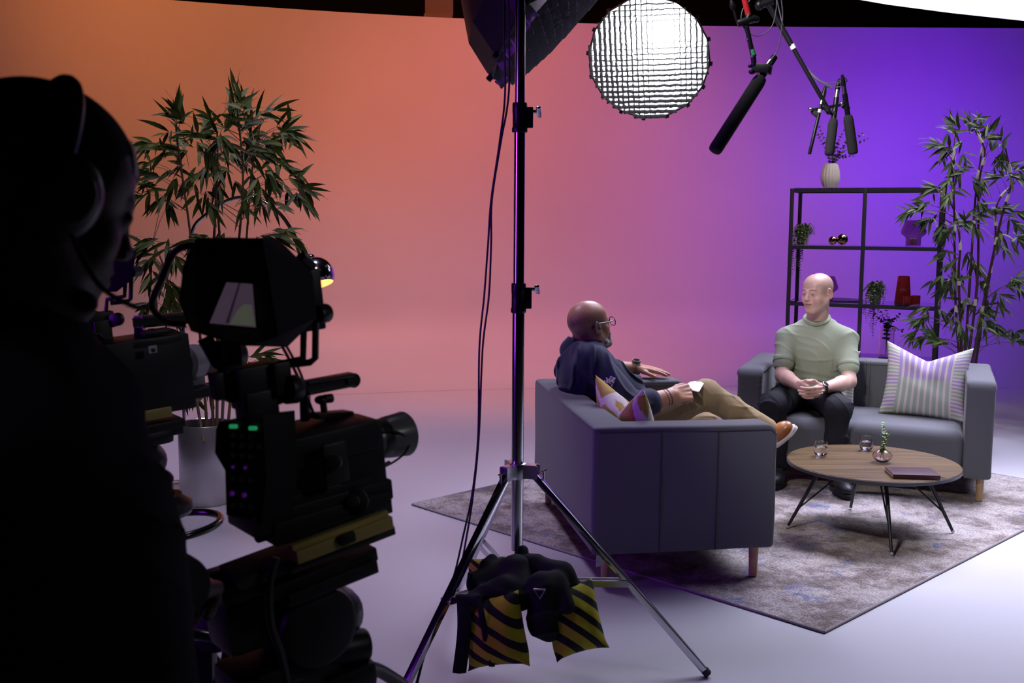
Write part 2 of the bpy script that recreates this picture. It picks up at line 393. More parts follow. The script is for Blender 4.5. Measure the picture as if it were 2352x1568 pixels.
# ================================================================ SOFAS
m_sofa = mat('grey_woven_upholstery', (.105, .108, .118), .85, spec=.25, sheen=.15)
add_bump(m_sofa, 900, .25, .001)
m_seam = mat('dark_seam_thread', (.045, .045, .052), .9)
m_oak = mat('pale_beech_wood', (.42, .27, .14), .5); vary(m_oak, (.38, .24, .12), (.48, .32, .17), 20)
m_label = mat('white_paper_label', (.7, .68, .7), .8)
SL, SW, SB, ST = .764, 1.35, .141, .670; TA = .142
def sofa(label, loc, rz, tagged):
    t = thing('sofa', label, 'sofa', loc, rz, None)
    s = SDF((-.03, -.03, SB - .03), (SL + .04, SW + .03, ST + .03), .0085)
    zc, zh = (SB + ST) / 2, (ST - SB) / 2
    for y0, y1 in ((0, TA), (SW - TA, SW)): s.box((SL / 2, (y0 + y1) / 2, zc), (SL / 2, (y1 - y0) / 2, zh), None, .016, .004)
    s.box((TA / 2 - .01, SW / 2, zc), (TA / 2 + .01, SW / 2, zh), None, .016, .004)
    # round the front top corner of each arm and the top edges
    s.disp(lambda X, Y, Z: .0016 * np.sin(X * 9 + Z * 14) * np.sin(Y * 7 + 1) + .0022 * np.exp(-((Z - (ST - .075)) / .05) ** 2) * np.sin(Z * 210 + 2 * np.sin(Y * 30)) * np.clip((X - SL + .05) / .05, 0, 1))
    X, Y, Z = s.grid(); rr = .055; dx = X - (SL - rr); dz = Z - (ST - rr)
    cut = np.where((dx > 0) & (dz > 0), np.sqrt(dx ** 2 + dz ** 2) - rr, -1.) + 0 * Y
    s.F = np.maximum(s.F, cut.astype(np.float32))
    v, q = s.mesh(2); mesh_obj('upholstered_frame', [(v, q)], m_sofa, t, world=False)
    s = SDF((.1, TA - .03, SB - .02), (SL + .06, SW - TA + .03, .5), .008)
    s.box((.13 + (SL - .13) / 2, SW / 2, (SB + .385) / 2), ((SL - .13) / 2, SW / 2 - TA - .002, (.385 - SB) / 2), None, .055, 0)
    s.disp(lambda X, Y, Z: -.012 * np.clip((Z - .3) / .1, 0, 1) * np.sin(np.clip((Y - TA) / (SW - 2 * TA), 0, 1) * PI) - .006 * np.clip((X - .5) / .2, 0, 1) * np.cos((Z - .3) * 9) + .001 * np.sin(X * 22) * np.sin(Y * 17))
    v, q = s.mesh(2); mesh_obj('seat', [(v, q)], m_sofa, t, world=False)
    mb = MB(); zz = ST - .022
    for y in (-.0015, SW + .0015):
        for x in (SL * .345, SL * .66): mb.tube([(x, y, SB + .01), (x, y, zz)], .0022, 6)
        mb.tube([(.01, y, zz), (SL - .035, y, zz), (SL - .008, y, zz - .022)], .0024, 6)
    for y in (SW * .2, SW * .4, SW * .6, SW * .8): mb.tube([(-.012, y, SB + .01), (-.012, y, zz)], .0022, 6)
    mb.tube([(-.012, .01, zz), (-.012, SW - .01, zz)], .0024, 6)
    for y in (TA + .0015, SW - TA - .0015): mb.tube([(TA, y, zz), (SL - .04, y, zz)], .002, 6)
    mb.tube([(TA + .0015, TA, zz), (TA + .0015, SW - TA, zz)], .002, 6)
    for y in (SW / 2 - .012, SW / 2 + .012):
        mb.tube([(TA + .001, y, .40), (TA + .001, y, zz), (TA - .02, y, ST + .0008)], .0016, 5)
    for y in (SW / 2 - .012, SW / 2 + .012): mb.tube([(TA + .01, y, .392), (.45, y, .3945), (SL - .075, y, .392), (SL - .02, y, .362), (SL + .0045, y, .31), (SL + .004, y, .22), (SL - .004, y, SB + .04)], .0016, 5)
    mb.build('seams', m_seam, t, world=False)
    for x in (.051, SL - .072):
        for y in (.05, SW - .05):
            mb = MB(); mb.cyl((x, y, .0125), (x, y, SB + .02), .0175, 20, .021); mb.build('leg', m_oak, t, world=False)
    if tagged:
        mb = MB(); mb.box((.02, .012, SB - .022), (.022, .0006, .024), Matrix.Rotation(.5, 3, 'Z')); mb.build('care_label', m_label, t, world=False)
    return t
sofaA = sofa('grey two-seat sofa in the foreground seen from behind, seating the man in the navy shirt', (.3484, 4.2011, 0), .15471, True)
b1 = V((math.cos(2.76155), math.sin(2.76155), 0)); b2 = V((b1.y, -b1.x, 0))
oB = V((2.5492, 5.5051, 0)) + b2 * SL + b1 * 1.36
sofaB = sofa('grey two-seat sofa facing the camera, with the striped cushion on it, before the black shelf', oB, math.atan2(-b2.y, -b2.x), False)
MA = world_of(sofaA); MBm = world_of(sofaB)
def la(x, y, z): return MA @ V((x, y, z))
def lb(x, y, z): return MBm @ V((x, y, z))

# ================================================================ COFFEE TABLE
m_walnut = mat('striped_walnut_top', (.2, .12, .05), .36, spec=.35)
tc = nd(m_walnut, 'ShaderNodeTexCoord'); mp = nd(m_walnut, 'ShaderNodeMapping', i_Rotation=(0, 0, .22), i_Scale=(1.0, 70, 10)); n1 = nd(m_walnut, 'ShaderNodeTexNoise', i_Scale=1.6, i_Detail=7., i_Roughness=.7)
ln(m_walnut, tc.outputs['Object'], mp.inputs[0]); ln(m_walnut, mp.outputs[0], n1.inputs['Vector'])
ln(m_walnut, ramp(m_walnut, n1.outputs[0], [(.36, (.030, .016, .008)), (.47, (.085, .048, .016)), (.58, (.145, .092, .032)), (.7, (.19, .128, .052))]), bsdf(m_walnut).inputs['Base Color'])
m_edge = mat('dark_table_edge', (.035, .033, .04), .4)
m_blk = mat('black_powder_metal', (.012, .012, .016), .42, spec=.5)
TX, TY, TR, TZ = 1.7417, 5.0257, .4022, .3507
tab = thing('coffee_table', 'round coffee table with striped walnut top and black angled metal legs on the rug', 'table', (TX, TY, 0))
mb = MB(); mb.lathe([(TR - .003, TZ - .0015), (TR - .0035, TZ)], (TX, TY, 0), seg=96); mb.build('tabletop', m_walnut, tab, smooth=30)
mb = MB(); mb.lathe([(TR - .012, TZ - .022), (TR - .001, TZ - .018), (TR, TZ - .004), (TR - .003, TZ - .0014)], (TX, TY, 0), seg=96); mb.build('edge_band', m_edge, tab, smooth=40)
for k in range(4):
    a = -1.6503 + k * PI / 2; d = V((math.cos(a), math.sin(a), 0)); s = V((-d.y, d.x, 0)); c = V((TX, TY, 0))
    top = c + d * .235 + V((0, 0, TZ - .022)); foot = c + d * .389 + V((0, 0, .024)); mb = MB(); mb.tube([foot, top], [.0075, .0105], 12)
    lg = mb.build('leg', m_blk, tab)
    mb = MB(); p = foot.lerp(top, .28); mb.tube([p, c + d * .10 + s * .0 + V((0, 0, TZ - .022))], .0042, 8); mb.build('brace', m_blk, lg)
    mb = MB(); mb.ell(c + d * .392 + V((0, 0, .0205)), (.009, .009, .0085), seg=12, rings=8); mb.build('foot_glide', mat('clear_plastic', (.7, .7, .75), .2, trans=.6), lg)

# ================================================================ SHELF UNIT
m_shelf = mat('black_shelf_metal', (.014, .013, .018), .5)
m_glass = mat('clear_glass', (.95, .96, .97), .02, trans=1., ior=1.45)
m_tglass = mat('tinted_shelf_glass', (.75, .72, .85), .03, trans=1., ior=1.3)
sA = V((1.964, 7.55, 0)); sE = V((.896, -.40, 0)).normalized(); sD = V((-sE.y, sE.x, 0)); SWD, SDP, SHT = .981, .36, 1.728
srot = math.atan2(sE.y, sE.x)
shelf = thing('shelf_unit', 'tall black metal shelf unit with glass shelves behind the far sofa', 'shelf', sA, srot)
def ls(x, y, z): return sA + sE * x + sD * y + V((0, 0, z))
SLV = [.14, .53, .918, 1.318]
for x in (.0, SWD):
    for y in (0, SDP):
        mb = MB(); mb.box((x, y, SHT / 2), (.0125, .0125, SHT / 2), bev=.002); mb.build('post', m_shelf, shelf, world=False)
for y in (0,):
    mb = MB(); mb.box((SWD / 2, y, SHT / 2), (.0125, .0125, SHT / 2), bev=.002); mb.build('post', m_shelf, shelf, world=False)
for z in SLV + [SHT - .0125]:
    mb = MB(); 
    for y in (0, SDP): mb.box((SWD / 2, y, z), (SWD / 2 - .0125, .011, .0125))
    for x in (0, SWD): mb.box((x, SDP / 2, z), (.011, SDP / 2 - .0125, .0125))
    mb.build('rail', m_shelf, shelf, world=False)
for z in SLV + [SHT - .012]:
    mb = MB(); mb.box((SWD / 2, SDP / 2, z + .0155), (SWD / 2 - .014, SDP / 2 + .008, .0025)); mb.build('glass_shelf', m_tglass, shelf, world=False)
# ================================================================ CUSHIONS
def proj(P):
    d = V(P) - V((0, 0, CAMH)); z = d.dot(_f); return 1176 + FPX * d.dot(_r) / z, 784 - FPX * d.dot(_u) / z
def pillow(name, label, cat, m, c, ax, ay, w, h, T, chop=.0, parent=None, n=44):
    """square cushion; c centre, ax width axis, ay height axis (world)"""
    ax = V(ax).normalized(); ay = (V(ay) - ax * V(ay).dot(ax)).normalized(); az = ax.cross(ay); vs = []; uv = []; fs = []
    for side in (1, -1):
        for i in range(n + 1):
            for j in range(n + 1):
                u = -1 + 2 * i / n; v = -1 + 2 * j / n
                pin = .085; x = w / 2 * u * (1 - pin * (1 - v * v)); y = h / 2 * v * (1 - pin * (1 - u * u))
                e = max(0., (1 - abs(u) ** 2.6)) * max(0., (1 - abs(v) ** 2.6)); z = T / 2 * e ** .52 * side
                if chop:
                    k = max(0, (v + .6) / 1.6) ** 2; kk = max(0, 1 - abs(u)) ** 1.15; y -= chop * k * kk; z *= 1 - .35 * k * math.exp(-(u / .16) ** 2)
                    z += .012 * math.exp(-((abs(u) - .33) / .16) ** 2) * max(0, v) * side * e ** .6
                z += side * .004 * math.sin(7 * u + 3 * v) * math.sin(5 * v - 2 * u) * e
                if abs(u) > .75 and v < -.7: z += .02 * (abs(u) - .75) * 4 * (-v - .7) * 3
                vs.append(tuple(V(c) + ax * x + ay * y + az * z)); uv.append(((u + 1) / 2, (v + 1) / 2))
    N = (n + 1) ** 2
    for s_ in (0, 1):
        for i in range(n):
            for j in range(n):
                a = s_ * N + i * (n + 1) + j; q = (a, a + n + 1, a + n + 2, a + 1); fs.append(q if s_ == 0 else q[::-1])
    me = bpy.data.meshes.new(name); me.from_pydata(vs, [], fs); ul = me.uv_layers.new(name='UVMap')
    li = np.zeros(len(me.loops), np.int32); me.loops.foreach_get('vertex_index', li); ul.data.foreach_set('uv', np.array(uv, np.float32)[li].ravel())
    bm = bmesh.new(); bm.from_mesh(me); bmesh.ops.remove_doubles(bm, verts=bm.verts, dist=.0004); bm.to_mesh(me); bm.free(); me.materials.append(m)
    o = bpy.data.objects.new(name, me); tag(o, label, cat); lo = min(v[2] for v in vs)
    return finish(o, parent, 180, True, (c[0], c[1], lo))
def math_(m, op, a, b=None, c=None):
    n = nd(m, 'ShaderNodeMath', operation=op)
    for i, x in enumerate((a, b, c)):
        if x is None: continue
        if hasattr(x, 'links'): ln(m, x, n.inputs[i])
        else: n.inputs[i].default_value = x
    return n.outputs[0]
def mixc(m, f, a, b):
    n = nd(m, 'ShaderNodeMix', data_type='RGBA')
    for i, x in ((0, f), (6, a), (7, b)):
        if hasattr(x, 'links'): ln(m, x, n.inputs[i])
        else: n.inputs[i].default_value = (*x, 1) if i else x
    return n.outputs[2]
m_str = mat('striped_cotton', (.8, .8, .8), .9, spec=.15); tc = nd(m_str, 'ShaderNodeTexCoord'); sp = nd(m_str, 'ShaderNodeSeparateXYZ'); ln(m_str, tc.outputs['UV'], sp.inputs[0])
u_, v_ = sp.outputs[0], sp.outputs[1]; cream, lilac, green = (.66, .58, .52), (.40, .31, .56), (.36, .44, .36)
cb = mixc(m_str, math_(m_str, 'GREATER_THAN', v_, .52), green, lilac)
st = math_(m_str, 'GREATER_THAN', math_(m_str, 'FRACT', math_(m_str, 'MULTIPLY_ADD', u_, 13.2, -.1)), .60)
cen = mixc(m_str, st, cb, cream)
grp = math_(m_str, 'GREATER_THAN', math_(m_str, 'FRACT', math_(m_str, 'MULTIPLY_ADD', v_, 3.3, .15)), .5)
sb = math_(m_str, 'GREATER_THAN', math_(m_str, 'FRACT', math_(m_str, 'MULTIPLY', v_, 19.8)), .52)
sid = mixc(m_str, sb, mixc(m_str, grp, green, lilac), cream)
isd = math_(m_str, 'GREATER_THAN', math_(m_str, 'ABSOLUTE', math_(m_str, 'SUBTRACT', u_, .5)), .335)
ln(m_str, mixc(m_str, isd, cen, sid), bsdf(m_str).inputs['Base Color'])
m_gir = mat('mustard_ikat_cotton', (.8, .8, .8), .8, spec=.2); tc = nd(m_gir, 'ShaderNodeTexCoord'); mp = nd(m_gir, 'ShaderNodeMapping', i_Scale=(3.3, 3.3, 1)); ln(m_gir, tc.outputs['UV'], mp.inputs[0])
nz = nd(m_gir, 'ShaderNodeTexNoise', i_Scale=14., i_Detail=3.); ln(m_gir, tc.outputs['UV'], nz.inputs['Vector'])
mxv = nd(m_gir, 'ShaderNodeMix', data_type='VECTOR'); mxv.inputs[0].default_value = .10; ln(m_gir, mp.outputs[0], mxv.inputs[4]); ln(m_gir, nz.outputs[1], mxv.inputs[5])
vo = nd(m_gir, 'ShaderNodeTexVoronoi', feature='DISTANCE_TO_EDGE', i_Scale=1.0); vo.voronoi_dimensions = '2D'; ln(m_gir, mxv.outputs[1], vo.inputs['Vector'])
ln(m_gir, ramp(m_gir, vo.outputs[0], [(.09, (.72, .62, .62)), (.115, (.46, .29, .07)), (.3, (.58, .41, .12))]), bsdf(m_gir).inputs['Base Color'])
# striped cushion on the far sofa
pb = lb(.305, 1.0, .587); yb = lb(0, 1, 0) - lb(0, 0, 0); xb = lb(1, 0, 0) - lb(0, 0, 0)
pillow('cushion', 'square cushion with lilac, green and cream stripes at the right end of the far sofa', 'cushion', m_str, pb, yb + xb * .08 - V((0, 0, .035)), V((0, 0, 1)) - xb * .36, .47, .44, .15, .085)
# second cushion behind the man in green
pillow('cushion', 'green and cream cushion mostly hidden behind the back of the man in the green T-shirt', 'cushion', m_str, lb(.235, .44, .555), yb - V((0, 0, .05)), V((0, 0, 1)) - xb * .22, .36, .38, .10, .02)
# mustard cushion in the corner of the near sofa
e1, e2 = (la(1, 0, 0) - la(0, 0, 0)), (la(0, 1, 0) - la(0, 0, 0))
pillow('cushion', 'mustard and cream patterned cushion leaning in the near corner of the foreground sofa', 'cushion', m_gir, la(.232, .40, .585), e2 - e1 * .26, V((0, 0, 1)) - e1 * .25 - e2 * .04, .43, .44, .16, .12)

# ================================================================ TABLE THINGS
m_water = mat('water', (.97, .98, 1.), .0, trans=1., ior=1.33)
m_crystal = mat('thin_drinking_glass', (.98, .98, 1.), .01, trans=1., ior=1.45)
def tumbler(px, py, label):
    p = fl(px, py, TZ); t = thing('drinking_glass', label, 'glass', p, 0, 'water glasses on the coffee table')
    out = [(.022, .0), (.0235, .001), (.030, .012), (.0335, .025), (.034, .036), (.0325, .052), (.0295, .074)]
    def fac(th, z): return 1 + (.006 * math.sin(th * 14 + z * 500) * math.sin(th * 14 - z * 500) if .012 < z < .045 else 0)
    inn = [(.0285, .074), (.0312, .052), (.0325, .036), (.0318, .025), (.027, .012), (.018, .0075)]
    mb = MB(); mb.lathe(out + inn, p, seg=56, ripple=fac); mb.build('tumbler', m_crystal, t, smooth=60)
    mb = MB(); mb.lathe([(.0176, .0079), (.0267, .0122), (.0315, .025), (.0322, .036), (.0317, .046)], p, seg=40); mb.build('water', m_water, t, smooth=40)
tumbler(1885, 1047, 'glass tumbler of water at the left side of the round coffee table')
tumbler(1989, 1034, 'glass tumbler of water at the back of the coffee table behind the bud vase')
pv = fl(2026, 1061, TZ); m_pink = mat('smoky_pink_glass', (.93, .86, .90), .02, trans=1., ior=1.4)
vz = thing('bud_vase', 'squat round clear pink glass bud vase on the coffee table beside the notebook', 'vase', pv)
out = [(.016, 0), (.024, .003), (.038, .016), (.0465, .03), (.047, .035), (.041, .045), (.026, .057), (.013, .067), (.0105, .074), (.012, .079)]
mb = MB(); mb.lathe(out + [(r - .0018, z + (.0 if z > .01 else .006)) for r, z in reversed(out)], pv, seg=56); mb.build('glass_body', m_pink, vz, smooth=60)
m_sprig = mat('bright_green_leaf', (.17, .30, .05), .5); m_stem = mat('dark_green_stem', (.05, .09, .025), .6)
def blade(mb, b, d, L, W, droop=.2, nrm=None, n=5, mi=0, cup=.25, shape=None):
    d = V(d).normalized(); side = d.cross(nrm if nrm is not None else V((rnd.uniform(-.5, .5), rnd.uniform(-.5, .5), 1))); side = side.normalized() if side.length > 1e-3 else basis(d)[0]
    up = side.cross(d); p = V(b); rows = []
    for i in range(n + 1):
        t = i / n; w = W / 2 * (shape(t) if shape else (math.sin(PI * min(1, t * 1.02) ** .75) + .02))
        rows.append([p - side * w + up * (w * cup), p, p + side * w + up * (w * cup)])
        d = (d + V((0, 0, -droop / n))).normalized(); p = p + d * (L / n)
    mb.quadgrid(rows, mi=mi)
def eucalyptus(stem_mb, leaf_mb, pts, r0=.0016, lw=.022, step=.018, rnd_l=1.):
    P = bez(pts, 8); stem_mb.tube(P, [r0 * (1 - .6 * i / len(P)) for i in range(len(P))], 6)
    acc = 0
    for i in range(1, len(P)):
        acc += (P[i] - P[i - 1]).length
        if acc > step and i > len(P) * .12:
            acc = 0; T = (P[i] - P[i - 1]).normalized(); x, y, _ = basis(T); a = rnd.uniform(0, PI); f = (1.15 - .6 * i / len(P)) * rnd_l
            for s in (0, PI):
                dd = (x * math.cos(a + s) + y * math.sin(a + s)) * 1. + T * .5
                blade(leaf_mb, P[i], dd, lw * f * rnd.uniform(.8, 1.2), lw * .9 * f, .3, n=4, shape=lambda t: math.sin(PI * min(1, .08 + t * .93)) ** .6)
sprig = thing('plant_sprig', 'small bright green sprig standing in the bud vase on the coffee table', 'plant', pv + V((0, 0, .011)))
s_, l_ = MB(), MB(); q = pv
eucalyptus(s_, l_, [q + V((-.014, -.01, .012)), q + V((0, 0, .07)), q + V((.004, 0, .11)), q + V((-.004, .002, .19))], .0014, .024, .007)
eucalyptus(s_, l_, [q + V((.004, 0, .012)), q + V((.003, 0, .08)), q + V((.014, 0, .12)), q + V((.030, 0, .16))], .0012, .021, .0075)
s_.build('stem', m_stem, sprig); l_.build('leaves', m_sprig, sprig, fixn=False)
m_bur = mat('burgundy_leather', (.045, .013, .018), .38, spec=.5); add_bump(m_bur, 500, .2, .0006); m_page = mat('page_edges', (.30, .22, .16), .8)
c0 = fl(2051, 1099, TZ); c1_ = fl(2160, 1102, TZ); c2_ = fl(2025, 1082, TZ); ex = (c1_ - c0); bw = ex.length; ex.normalize(); ey = V((-ex.y, ex.x, 0)); bd = abs((c2_ - c0).dot(ey)) + .012; rz = math.atan2(ex.y, ex.x)
bk = thing('notebook', 'thick burgundy leather notebook lying on the coffee table', 'book', c0, rz)
mb = MB(); mb.box((bw / 2, bd / 2, .0105), (bw / 2 - .003, bd / 2 - .002, .0078)); mb.build('pages', m_page, bk, world=False)
mb = MB(); mb.box((bw / 2, bd / 2, .0195), (bw / 2, bd / 2, .0012), bev=.0008); mb.box((bw / 2, bd / 2, .0014), (bw / 2, bd / 2, .0012), bev=.0008); mb.box((bw / 2, .0005, .0105), (bw / 2, .0022, .0100), bev=.001)
mb.build('cover', m_bur, bk, world=False)
mb = MB(); mb.box((bw / 2, .012, .0209), (bw / 2 - .001, .0016, .0003)); mb.box((bw * .42, bd * .52, .0209), (.012, .003, .0003), Matrix.Rotation(.5, 3, 'Z')); mb.build('embossed_band', mat('embossed_leather', (.15, .06, .05), .4), bk, world=False)
mb = MB(); mb.tube(bez([(bw - .004, .03, .004), (bw + .012, .034, .0035), (bw + .022, .028, .0035), (bw + .034, .036, .003)], 6), .0012, 6); mb.ell((bw + .018, .031, .004), (.008, .004, .002), seg=10, rings=6); mb.build('ribbon_marker', mat('dark_ribbon', (.04, .01, .015), .7), bk, world=False)

# ================================================================ SHELF THINGS
def sx(px, y, z):
    lo, hi = -.3, 1.4
    for _ in range(30):
        m_ = (lo + hi) / 2
        if proj(ls(m_, y, z))[0] < px: lo = m_
        else: hi = m_
    return lo
ZS = [z + .018 for z in SLV] + [SHT + .006]
def shp(px, y, k): return ls(sx(px, y, ZS[k]), y, ZS[k])
m_cer = mat('white_ceramic', (.62, .55, .50), .55); p = shp(1906, .15, 4)
vs_ = thing('ceramic_vase', 'white faceted ceramic vase on top of the black shelf unit', 'vase', p)
pr = [(.046, 0), (.055, .02), (.066, .05), (.067, .085), (.063, .12), (.054, .155), (.045, .168), (.038, .171), (.036, .165), (.05, .14), (.058, .08), (.04, .012)]
mb = MB(); mb.lathe(pr, p, seg=96, ripple=lambda t, z: 1 - .055 * abs(math.sin(t * 9))); mb.build('vase_body', m_cer, vs_, smooth=28)
m_euc = mat('olive_eucalyptus_leaf', (.085, .10, .035), .6); vary(m_euc, (.06, .085, .03), (.13, .12, .045), 14)
eu = thing('eucalyptus_stems', 'olive green eucalyptus stems in the white vase on top of the shelf unit', 'plant', p + V((0, 0, .02))); s_, l_ = MB(), MB()
for (x, y, dy) in [(1878, 285, 0), (1872, 302, .05), (1938, 300, 0), (1960, 315, -.06), (1993, 318, .05), (1985, 305, -.1), (1966, 358, 0), (1925, 330, .1), (1900, 330, -.1), (1945, 345, .08)]:
    t = at(x, y, p.y + dy); m1 = p + V((0, 0, .15)) + (t - p) * .12; s_; eucalyptus(s_, l_, [p + V((0, 0, .02)), m1, m1.lerp(t, .5) + V((0, 0, .02)), t], .0018, .026, .021)
s_.build('stem', m_stem, eu); l_.build('leaves', m_euc, eu, fixn=False)
m_pot = mat('pale_marbled_pot', (.55, .53, .54), .5); m_trail = mat('dusty_green_trailing_leaf', (.10, .15, .065), .6); vary(m_trail, (.06, .11, .04), (.16, .20, .09), 20)
def trailing(px, k, label, lw, ends, h=.10, r=.045, y=.10):
    p = shp(px, y, k); t = thing('potted_trailing_plant', label, 'plant', p)
    mb = MB(); mb.lathe([(r * .82, 0), (r * .86, .002), (r, h), (r * .9, h), (r * .86, h * .8)], p, seg=32); mb.build('pot', m_pot, t, smooth=40)
    mb = MB(); mb.lathe([(.001, h * .82), (r * .9, h * .82)], p, seg=24); mb.build('soil', mat('dark_soil', (.03, .02, .015), .95), t)
    s_, l_ = MB(), MB()
    for i in range(60):
        a = rnd.uniform(0, 2 * PI); rr = rnd.uniform(.02, .065); c = p + V((rr * math.cos(a), rr * math.sin(a), h + rnd.uniform(-.01, .05)))
        eucalyptus(s_, l_, [p + V((0, 0, h * .85)), p.lerp(c, .6) + V((0, 0, h * .6)), c, c + V((math.cos(a) * .02, math.sin(a) * .02, -.03))], .001, lw * .8, .009, .8)
    for (ex_, ey_) in ends + [(a_ + rnd.uniform(-7, 7), b_ - rnd.uniform(4, 45)) for a_, b_ in ends]:
        e = at(ex_ + rnd.uniform(-3, 3), ey_, p.y - r - .03 + rnd.uniform(-.02, .02)); tp = V((e.x + rnd.uniform(-.015, .015), e.y, p.z + h * .9))
        eucalyptus(s_, l_, [p + V((0, 0, h * .9)), (p + V((0, 0, h * 1.15))).lerp(tp, .75), V((tp.x, tp.y, p.z + h * .5)), tp.lerp(e, .5) + V((rnd.uniform(-.01, .01), 0, 0)), e], .001, lw, .0095, .75)
    s_.build('stem', m_stem, t); l_.build('leaves', m_trail, t, fixn=False)
trailing(1845, 3, 'trailing plant in a pale pot at the left end of the upper glass shelf', .021, [(1822, 630), (1838, 640), (1832, 610), (1845, 600), (1820, 600), (1828, 620), (1840, 585), (1850, 570), (1826, 570), (1834, 560)], .095, .04, .12)
trailing(2010, 2, 'trailing plant in a marbled pot on the middle glass shelf beside the centre post', .021, [(1990, 740), (2003, 775), (2000, 760), (1985, 720), (2012, 745), (1996, 750), (2030, 700), (2008, 730), (2028, 690)], .095, .042, .12)
m_gold = mat('gold_mirror_glass', (.42, .30, .14), .05, metal=1.)
for (px, r, lab, y) in [(1912, .030, 'small gold mirrored ball, the left and smaller of the pair on the upper shelf', .12), (1934, .0385, 'larger gold mirrored ball, the right one of the pair on the upper shelf', .14)]:
    p = shp(px, y, 3); mb = MB(); mb.ell(p + V((0, 0, r)), (r, r, r), seg=40, rings=24); o = mb.build('decorative_ball', m_gold, None, 180, loc=p); tag(o, lab, 'ornament', 'gold balls on the shelf')
m_smoke = mat('smoked_amber_glass', (.56, .42, .50), .03, trans=1., ior=1.2)
def hurricane(px, k, lab, sc=1., y=.17):
    p = shp(px, y, k); t = thing('glass_lantern', lab, 'lantern', p, 0, None)
    pr = [(.05, 0), (.05, .05), (.056, .062), (.082, .082), (.085, .10), (.058, .175)]; pr = [(a * sc, b * sc) for a, b in pr]
    mb = MB(); mb.lathe(pr + [(a - .0025, b + (.0 if b > .01 else .004)) for a, b in reversed(pr)], p, seg=48); mb.build('glass_shade', m_smoke, t, smooth=50)
    mb = MB(); mb.cyl(p + V((0, 0, .0055)), p + V((0, 0, .05)), .022, 24, bev=.003); mb.build('candle', mat('cream_wax', (.6, .5, .35), .5), t)
hurricane(2097, 3, 'smoked glass hurricane lantern at the right end of the upper shelf')
hurricane(1896, 2, 'smoked glass lantern behind the head of the man in green', 1.0)
m_red = mat('ribbed_red_glass', (.42, .035, .03), .08, trans=.75, ior=1.35)
p = shp(2073, .14, 2); mb = MB(); pr = [(.052, 0), (.055, .003), (.038, .185), (.037, .192)]
mb.lathe(pr + [(a - .003, b + (0 if b > .01 else .005)) for a, b in reversed(pr)], p, seg=120, ripple=lambda t, z: 1 + .022 * math.sin(t * 30)); tag(mb.build('glass_vase', m_red, None, 50, loc=p), 'tall tapered ribbed dark red glass vase on the middle shelf', 'vase')
for px, y, lab in ((2084, .04, 'small dark red glass votive cup in front of the tall red vase'), (2103, .10, 'small dark red glass votive cup to the right of the tall red vase')):
    p = shp(px, y, 2); pr = [(.026, 0), (.028, .003), (.0285, .062)]; mb = MB()
    mb.lathe(pr + [(a - .003, b + (0 if b > .01 else .005)) for a, b in reversed(pr)], p, seg=90, ripple=lambda t, z: 1 + .02 * math.sin(t * 26)); tag(mb.build('votive_cup', m_red, None, 50, loc=p), lab, 'candle holder', 'red votive cups on the shelf')
p = shp(1930, .2, 2); mb = MB(); mb.lathe([(.05, 0), (.155, .006), (.158, .011), (.152, .011), (.05, .005)], p, seg=48); tag(mb.build('tray', mat('black_tray', (.012, .012, .014), .4), None, loc=p), 'shallow round black tray lying on the middle shelf behind the man in green', 'tray')
p = shp(2034, .16, 1); vz2 = thing('glass_vase', 'clear rectangular glass vase on the low shelf above the sofa back', 'vase', p); mb = MB()
mb.lathe([(.050, 0), (.052, .22), (.049, .22), (.047, .008)], p, seg=40); mb.build('glass_body', m_pink, vz2)
eu = thing('eucalyptus_stems', 'dark eucalyptus stems in the clear glass vase on the low shelf', 'plant', p + V((0, 0, .012))); s_, l_ = MB(), MB()
for (x, y, dy) in [(2018, 705, 0), (2037, 700, .06), (2070, 720, 0), (2076, 760, .05), (2005, 720, .05), (2050, 735, -.06), (2028, 745, 0), (2044, 750, .1)]:
    t = at(x, y, p.y + dy); m1 = p + V((0, 0, .2)) + (t - p) * .1; eucalyptus(s_, l_, [p + V((0, 0, .012)), m1, m1.lerp(t, .5), t], .002, .030, .018)
s_.build('stem', m_stem, eu); l_.build('leaves', mat('dark_eucalyptus_leaf', (.03, .05, .03), .6), eu, fixn=False)

